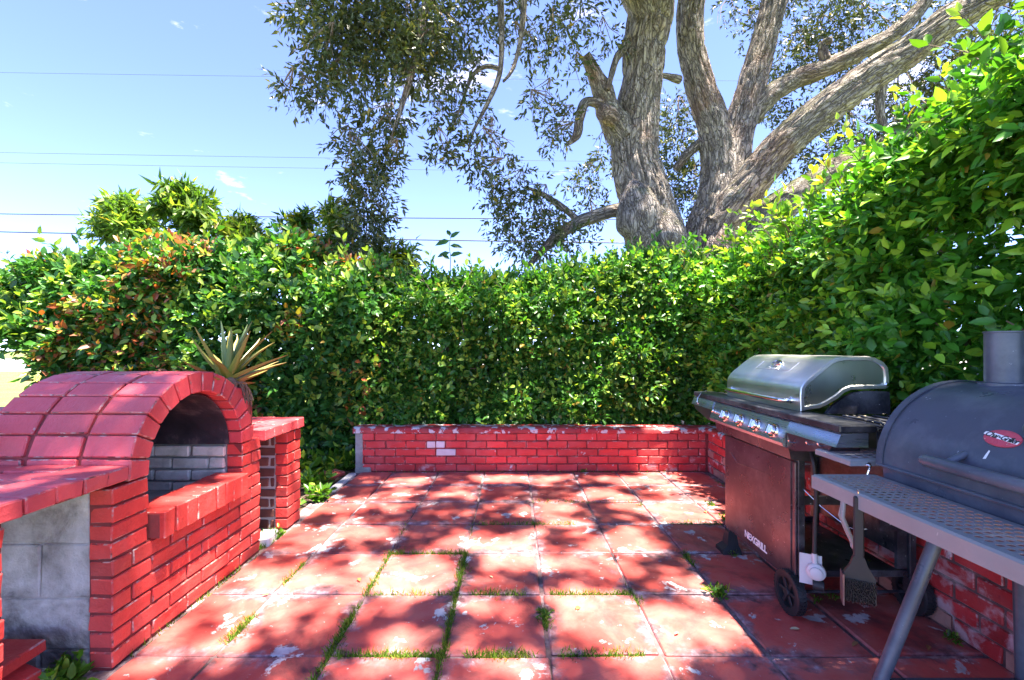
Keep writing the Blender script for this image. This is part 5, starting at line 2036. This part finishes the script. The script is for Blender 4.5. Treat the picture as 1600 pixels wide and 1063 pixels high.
for k in range(46):
    GAPS.append(gap_at(cr2.uniform(-1.6, 2.2), cr2.uniform(4.75, 5.2), cr2.uniform(.5, 2.3), cr2.uniform(.06, .16), cr2.uniform(.06, .16)))
for k in range(36):
    GAPS.append(gap_at(cr2.uniform(-5.8, -1.8), cr2.uniform(4.5, 5.2), cr2.uniform(1.0, 2.6), cr2.uniform(.08, .2), cr2.uniform(.08, .2)))
for k in range(30):
    GAPS.append(gap_at(cr2.uniform(2.0, 2.6), cr2.uniform(1.0, 4.8), cr2.uniform(1.3, 2.7), cr2.uniform(.08, .2), cr2.uniform(.08, .2)))
GAPS = np.array(GAPS)
nsp = 13600
T = np.stack([cr2.uniform(-3.9, 2.9, nsp), cr2.uniform(.2, 8.4, nsp)], 1)
wob = .12 * np.stack([vnoise(np.stack([T[:, 0] * 4, T[:, 1] * 4, T[:, 0] * 0], 1), 51), vnoise(np.stack([T[:, 0] * 4, T[:, 1] * 4, T[:, 0] * 0 + 9], 1), 52)], 1)
Tw = T + wob
dist = np.min(((Tw[:, None, 0] - GAPS[None, :, 0]) / (GAPS[None, :, 2] + .04)) ** 2 + ((Tw[:, None, 1] - GAPS[None, :, 1]) / (GAPS[None, :, 3] + .04)) ** 2, axis=1)
T = T[dist > 1]
T = np.concatenate([T, np.stack([cr2.uniform(-2.95, -2.15, 420), cr2.uniform(1.5, 2.75, 420)], 1), np.stack([cr2.uniform(-2.1, 1.2, 500), cr2.uniform(4.5, 4.75, 500)], 1), np.stack([cr2.uniform(.75, 1.5, 300), cr2.uniform(.8, 1.75, 300)], 1)])  # extra unseen sprigs added to keep sun off vault, low wall and smoker
hh = np.maximum(6.4, 2.8 + .82 * T[:, 1]) + cr2.uniform(0, 1.3, len(T))
B = np.stack([T[:, 0], T[:, 1], np.zeros(len(T))], 1) + sd[None] * (hh / sd[2])[:, None]
D = cr2.normal(0, .7, B.shape)
D[:, 2] -= .2
sprigs(fol, B - unit(D) * .06, D, cr2.uniform(.08, .16, len(B)), 8, .115, .115 * .40, oak_col, .5, None, .8)
arr = fol.cat()
big, rest = split_big(arr, 300)
rest = [rest[0] - np.array(oo)[None]] + rest[1:]
tag(link('crown', leaf_mesh('crown', rest, LEAF_LANCE, 'oak_leaf'), None, ok), kind='stuff')
single_leaves(ok, big, LEAF_LANCE, 'oak_leaf', .36)

# ================================================================== power lines far behind
for i, (ya, yb, r, Y, lab) in enumerate(((336, 345, .028, 25, 'upper of the two thick dark overhead cables above the hedge'), (364, 388, .034, 25.5, 'lower thick dark overhead cable just above the hedge top'),
                                         (115, 130, .008, 26, 'thin overhead wire high in the sky across the oak foliage'), (240, 259, .009, 26.5, 'thin overhead wire, upper of the close pair'),
                                         (256, 276, .009, 27, 'thin overhead wire, lower of the close pair'))):
    a, b_ = P(0, ya, Y), P(1600, yb, Y)
    d = b_ - a
    mb = MB()
    q0, q1 = a - d * .6, b_ + d * .6
    pts = [q0.lerp(q1, t) - Vector((0, 0, .5 * (1 - (2 * t - 1) ** 2) - .45)) for t in np.linspace(0, 1, 25)]
    mb.tube(pts, r, 6)
    o = mb.build('power_line', 'wire', None, smooth=60)
    tag(o, lab, 'power line', 'overhead power lines')

# ================================================================== grass and weeds in the joints
gl = Leaves()


def tuft_line(x0, y0, x1, y1, n, w=.012, h=.022):
    t = rng.random(n)
    clump = (vnoise(np.stack([t * 7 + x0 * 9, t * 0 + y0 * 9, t * 0], 1), 7) + 1) / 2
    k = rng.random(n) < .05 + 1.1 * clump
    t = t[k]
    m = len(t)
    ww = w * (.4 + 1.3 * clump[k])
    p = np.stack([x0 + (x1 - x0) * t + rng.normal(0, 1, m) * ww, y0 + (y1 - y0) * t + rng.normal(0, 1, m) * ww, np.full(m, -.012)], 1)
    D = rng.normal(0, .55, (m, 3))
    D[:, 2] = 1
    c = np.array([.10, .20, .018])[None] * (.5 + .9 * rng.random((m, 1)))
    c = np.where((rng.random(m) < .22)[:, None], np.array([[.25, .30, .04]]), c)
    q = p.copy()
    q[:, :2] += rng.normal(0, .010, (m, 2))
    q[:, 2] = -.010
    Dm = rng.normal(0, 1, (m, 3))
    Dm[:, 2] = np.abs(Dm[:, 2]) * .5 + .15
    cm_ = np.array([[.07, .11, .02], [.14, .13, .04], [.10, .075, .04], [.18, .22, .04]])[rng.integers(0, 4, m)]
    gl.add(q, Dm, rng.normal(0, 1, (m, 3)), rng.uniform(.006, .016, m), rng.uniform(.004, .008, m), cm_)
    gl.add(p, D, rng.normal(0, 1, (m, 3)), h * rng.uniform(.6, 1.7, m) + .008, rng.uniform(.003, .006, m), c)


J = lambda i: XS[i]
for (x0, y0, x1, y1, n) in ((J(2), 2.75, J(3), 2.75, 600), (J(3), 2.75, J(3), 1.83, 1500), (J(2), 2.29, J(3), 2.29, 300), (J(3) + .08, 2.29, J(4) - .1, 2.29, 360), (J(4) + .04, 2.29, J(5) - .03, 2.29, 640),
                            (J(2) + .03, 1.83, J(3), 1.83, 1300), (J(3) + .1, 1.83, J(4) - .08, 1.83, 620), (J(4) + .06, 1.83, J(5) - .08, 1.83, 500), (J(2), 2.75, J(2), 2.29, 330), (J(2), 2.2, J(2), 1.6, 950),
                            (J(1), 2.62, J(1), 2.4, 260), (J(1), 2.1, J(1), 1.92, 300), (J(3) + .05, 3.21, J(4) + .3, 3.21, 500), (J(5), 3.67, J(6), 3.67, 60), (J(4), 2.15, J(4), 2.0, 200), (J(3), 1.83, J(3), 1.37, 500), (J(4), 3.67, J(5), 3.67, 120),
                            (J(6) + .05, 3.21, J(7), 3.21, 280), (J(1), 1.37, J(2), 1.37, 300), (J(3), 1.37, J(5), 1.37, 400), (J(6), 2.75, J(6), 2.6, 120), (-1.56, 1.8, -1.56, 2.8, 160), (-1.6, 2.82, -1.58, 3.08, 420), (1.93, 4.5, 1.93, 3.6, 120),
                            (-1.5, 4.56, 1.9, 4.56, 260), (J(2), 3.21, J(2), 3.0, 60), (J(5), 2.35, J(5), 2.2, 160), (J(3), 3.21, J(3), 2.75, 60)):
    tuft_line(x0, y0, x1, y1, int(n * 1.3))
o = link('joint_grass', leaf_mesh('joint_grass', gl.cat(), BLADE, 'grass'))
tag(o, 'short bright green grass growing in the tile joints', 'grass', kind='stuff')


def weed(px, py, size, n, label, tall=1.0, Y=None, z=0.0, group=None):
    Y = Y or FOC * CAMH / (py - HY)
    c = P(px, py, Y)
    t = thing('weed', (c.x, Y, z - .008), label, 'weed', group)
    lv = Leaves()
    B = rng.normal(0, size * .18, (n, 3))
    B[:, 2] = 0
    D = rng.normal(0, .6, (n, 3))
    D[:, 2] = .9 * tall
    sprigs(lv, B, D, rng.uniform(.4, 1, n) * size, 6, size * .38, size * .19, lambda p, tt, r: col_green(p * 10, tt, r, (.08, .20, .015), (.26, .36, .03), tipf=.3), .8, None, 1.0, .3)
    a = lv.cat()
    link('leaves', leaf_mesh('leaves', a, LEAF_OVATE, 'leaf'), None, t)
    mb = MB()
    for k in range(min(n, 12)):
        mb.tube([B[k], B[k] + unit(D[k:k + 1])[0] * size * .7], [.0025, .0012], 4)
    mb.build('stem', 'grass', t)
    for o in t.children:
        if o.name.startswith('stem'):
            at = o.data.attributes.new('Col', 'FLOAT_COLOR', 'POINT')
            at.data.foreach_set('color', [.12, .2, .03, 1] * len(o.data.vertices))
    return t


weed(1122, 930, .085, 12, 'leafy weed in a tile joint in front of the gas grill')
weed(1143, 866, .05, 8, 'small weed at the flared foot of the gas grill')
weed(1300, 935, .05, 6, 'small weed between the grill wheels beside the hanging brush')
weed(1278, 940, .04, 5, 'tiny weed sprouting below the gas regulator')
weed(1486, 1000, .06, 7, 'small weed at the foot of the flaking wall behind the smoker leg')
weed(1110, 790, .06, 7, 'weed on the tiles by the far wall corner behind the gas grill')
weed(1130, 812, .07, 9, 'weed tuft against the far side of the grill cabinet')
weed(1028, 735, .05, 6, 'weed sprouting at the foot of the low wall near leaf litter')
weed(912, 738, .05, 6, 'small weed at the foot of the low wall, below its middle')
weed(612, 724, .05, 5, 'weed rooted in the brickwork near the bare mortar end of the low wall')
weed(112, 1036, .14, 16, 'feathery green weed under the near brick counter beside the loose pavers', Y=1.70, z=-.02)
weed(428, 838, .10, 14, 'grassy weed in the gap under the far brick counter', Y=2.98, z=-.02)
weed(850, 962, .06, 8, 'small weed where tile joints cross in mid patio')
weed(1000, 790, .035, 5, 'tiny weed in a tile joint near the far wall')
weed(338, 912, .035, 5, 'tiny yellow-green weed at the base of the oven front')
weed(205, 968, .035, 5, 'tiny weed in the lowest brick course of the oven front')

# plants, twigs and litter on the soil left of the patio
for k, (px, py, s_) in enumerate(((492, 745, .22), (515, 705, .26), (478, 700, .30), (500, 770, .16), (540, 690, .24))):
    weed(px, py, s_, 26, ['low green plant on the soil beside the far oven pillar', 'leafy plant under the hedge between oven pillar and low wall', 'bushy low plant tucked behind the far oven pillar',
                          'small plant at the patio edge beside the far oven pillar', 'low plant at the hedge foot beside the bare mortar wall end'][k], 1.2, Y=(4.1, 4.55, 4.5, 3.75, 4.75)[k], z=-.02)
mb = MB()
rr = random.Random(9)
for k in range(90):
    p = Vector((rr.uniform(-2.6, -1.66), rr.uniform(3.4, 4.9), rr.uniform(-.02, .06)))
    d = Vector((rr.uniform(-1, 1), rr.uniform(-1, 1), rr.uniform(-.1, .35))).normalized() * rr.uniform(.08, .35)
    mb.tube([p, p + d * .5 + Vector((0, 0, .01)), p + d], [.004, .0035, .002], 5)
tag(mb.build('dry_twigs', 'twig', None, smooth=50), 'tangle of dry twigs on the soil between oven and low wall', 'twigs', kind='stuff')
lv = Leaves()
n = 700
pp = np.stack([rng.uniform(-3.0, -1.64, n), rng.uniform(3.32, 5.0, n), rng.uniform(-.02, .01, n)], 1)
C = np.array([[.20, .11, .05], [.34, .24, .12], [.12, .07, .04], [.42, .34, .2]])[rng.integers(0, 4, n)]
lv.add(pp, np.concatenate([rng.normal(0, 1, (n, 2)), rng.normal(0, .25, (n, 1))], 1), np.tile([0., 0, 1], (n, 1)) + rng.normal(0, .3, (n, 3)), rng.uniform(.03, .07, n), rng.uniform(.015, .03, n), C)
n = 260
pp = np.stack([rng.uniform(-2.2, -1.60, n), rng.uniform(1.40, 1.75, n), rng.uniform(-.02, .0, n)], 1)
lv.add(pp, np.concatenate([rng.normal(0, 1, (n, 2)), rng.normal(0, .25, (n, 1))], 1), np.tile([0., 0, 1], (n, 1)) + rng.normal(0, .3, (n, 3)), rng.uniform(.03, .08, n), rng.uniform(.008, .02, n),
       np.array([[.20, .11, .05], [.34, .24, .12], [.12, .07, .04], [.42, .34, .2]])[rng.integers(0, 4, n)])
tag(link('leaf_litter', leaf_mesh('leaf_litter', lv.cat(), LEAF_SIMPLE, 'dry_leaf')), 'brown dry leaves covering the soil around the oven', 'leaf litter', kind='stuff')

# fallen leaves on the tiles, one by one
fl = random.Random(3)
fm = []
for c in ((.42, .26, .08), (.50, .36, .16), (.30, .14, .06), (.55, .45, .28)):
    a = [np.zeros((1, 3)), np.array([[1., 0, 0]]), np.array([[0., 0, 1.]]), np.array([1.]), np.array([.5]), np.array([c])]
    fm.append(leaf_mesh('fallen_leaf', a, LEAF_OVATE, 'dry_leaf'))
spots = [(955, 733), (968, 738), (985, 734), (948, 742), (1100, 800), (880, 760), (640, 800), (770, 905), (1250, 985), (1340, 1005), (1210, 880), (900, 955), (560, 905), (1450, 1010), (1420, 985), (1060, 990), (690, 780), (420, 930)]
for px, py in spots:
    Y = FOC * CAMH / (py - HY)
    c = P(px, py, min(Y, 4.53))
    o = link('fallen_leaf', fl.choice(fm), None, None, (c.x, c.y, .006), (fl.uniform(-.2, .2), fl.uniform(-.2, .2), fl.uniform(0, 6.28)))
    s_ = fl.uniform(.03, .055)
    o.scale = (s_, s_, s_)
    tag(o, 'small curled dry leaf fallen on the red patio tiles', 'fallen leaf', 'dry leaves on the patio')
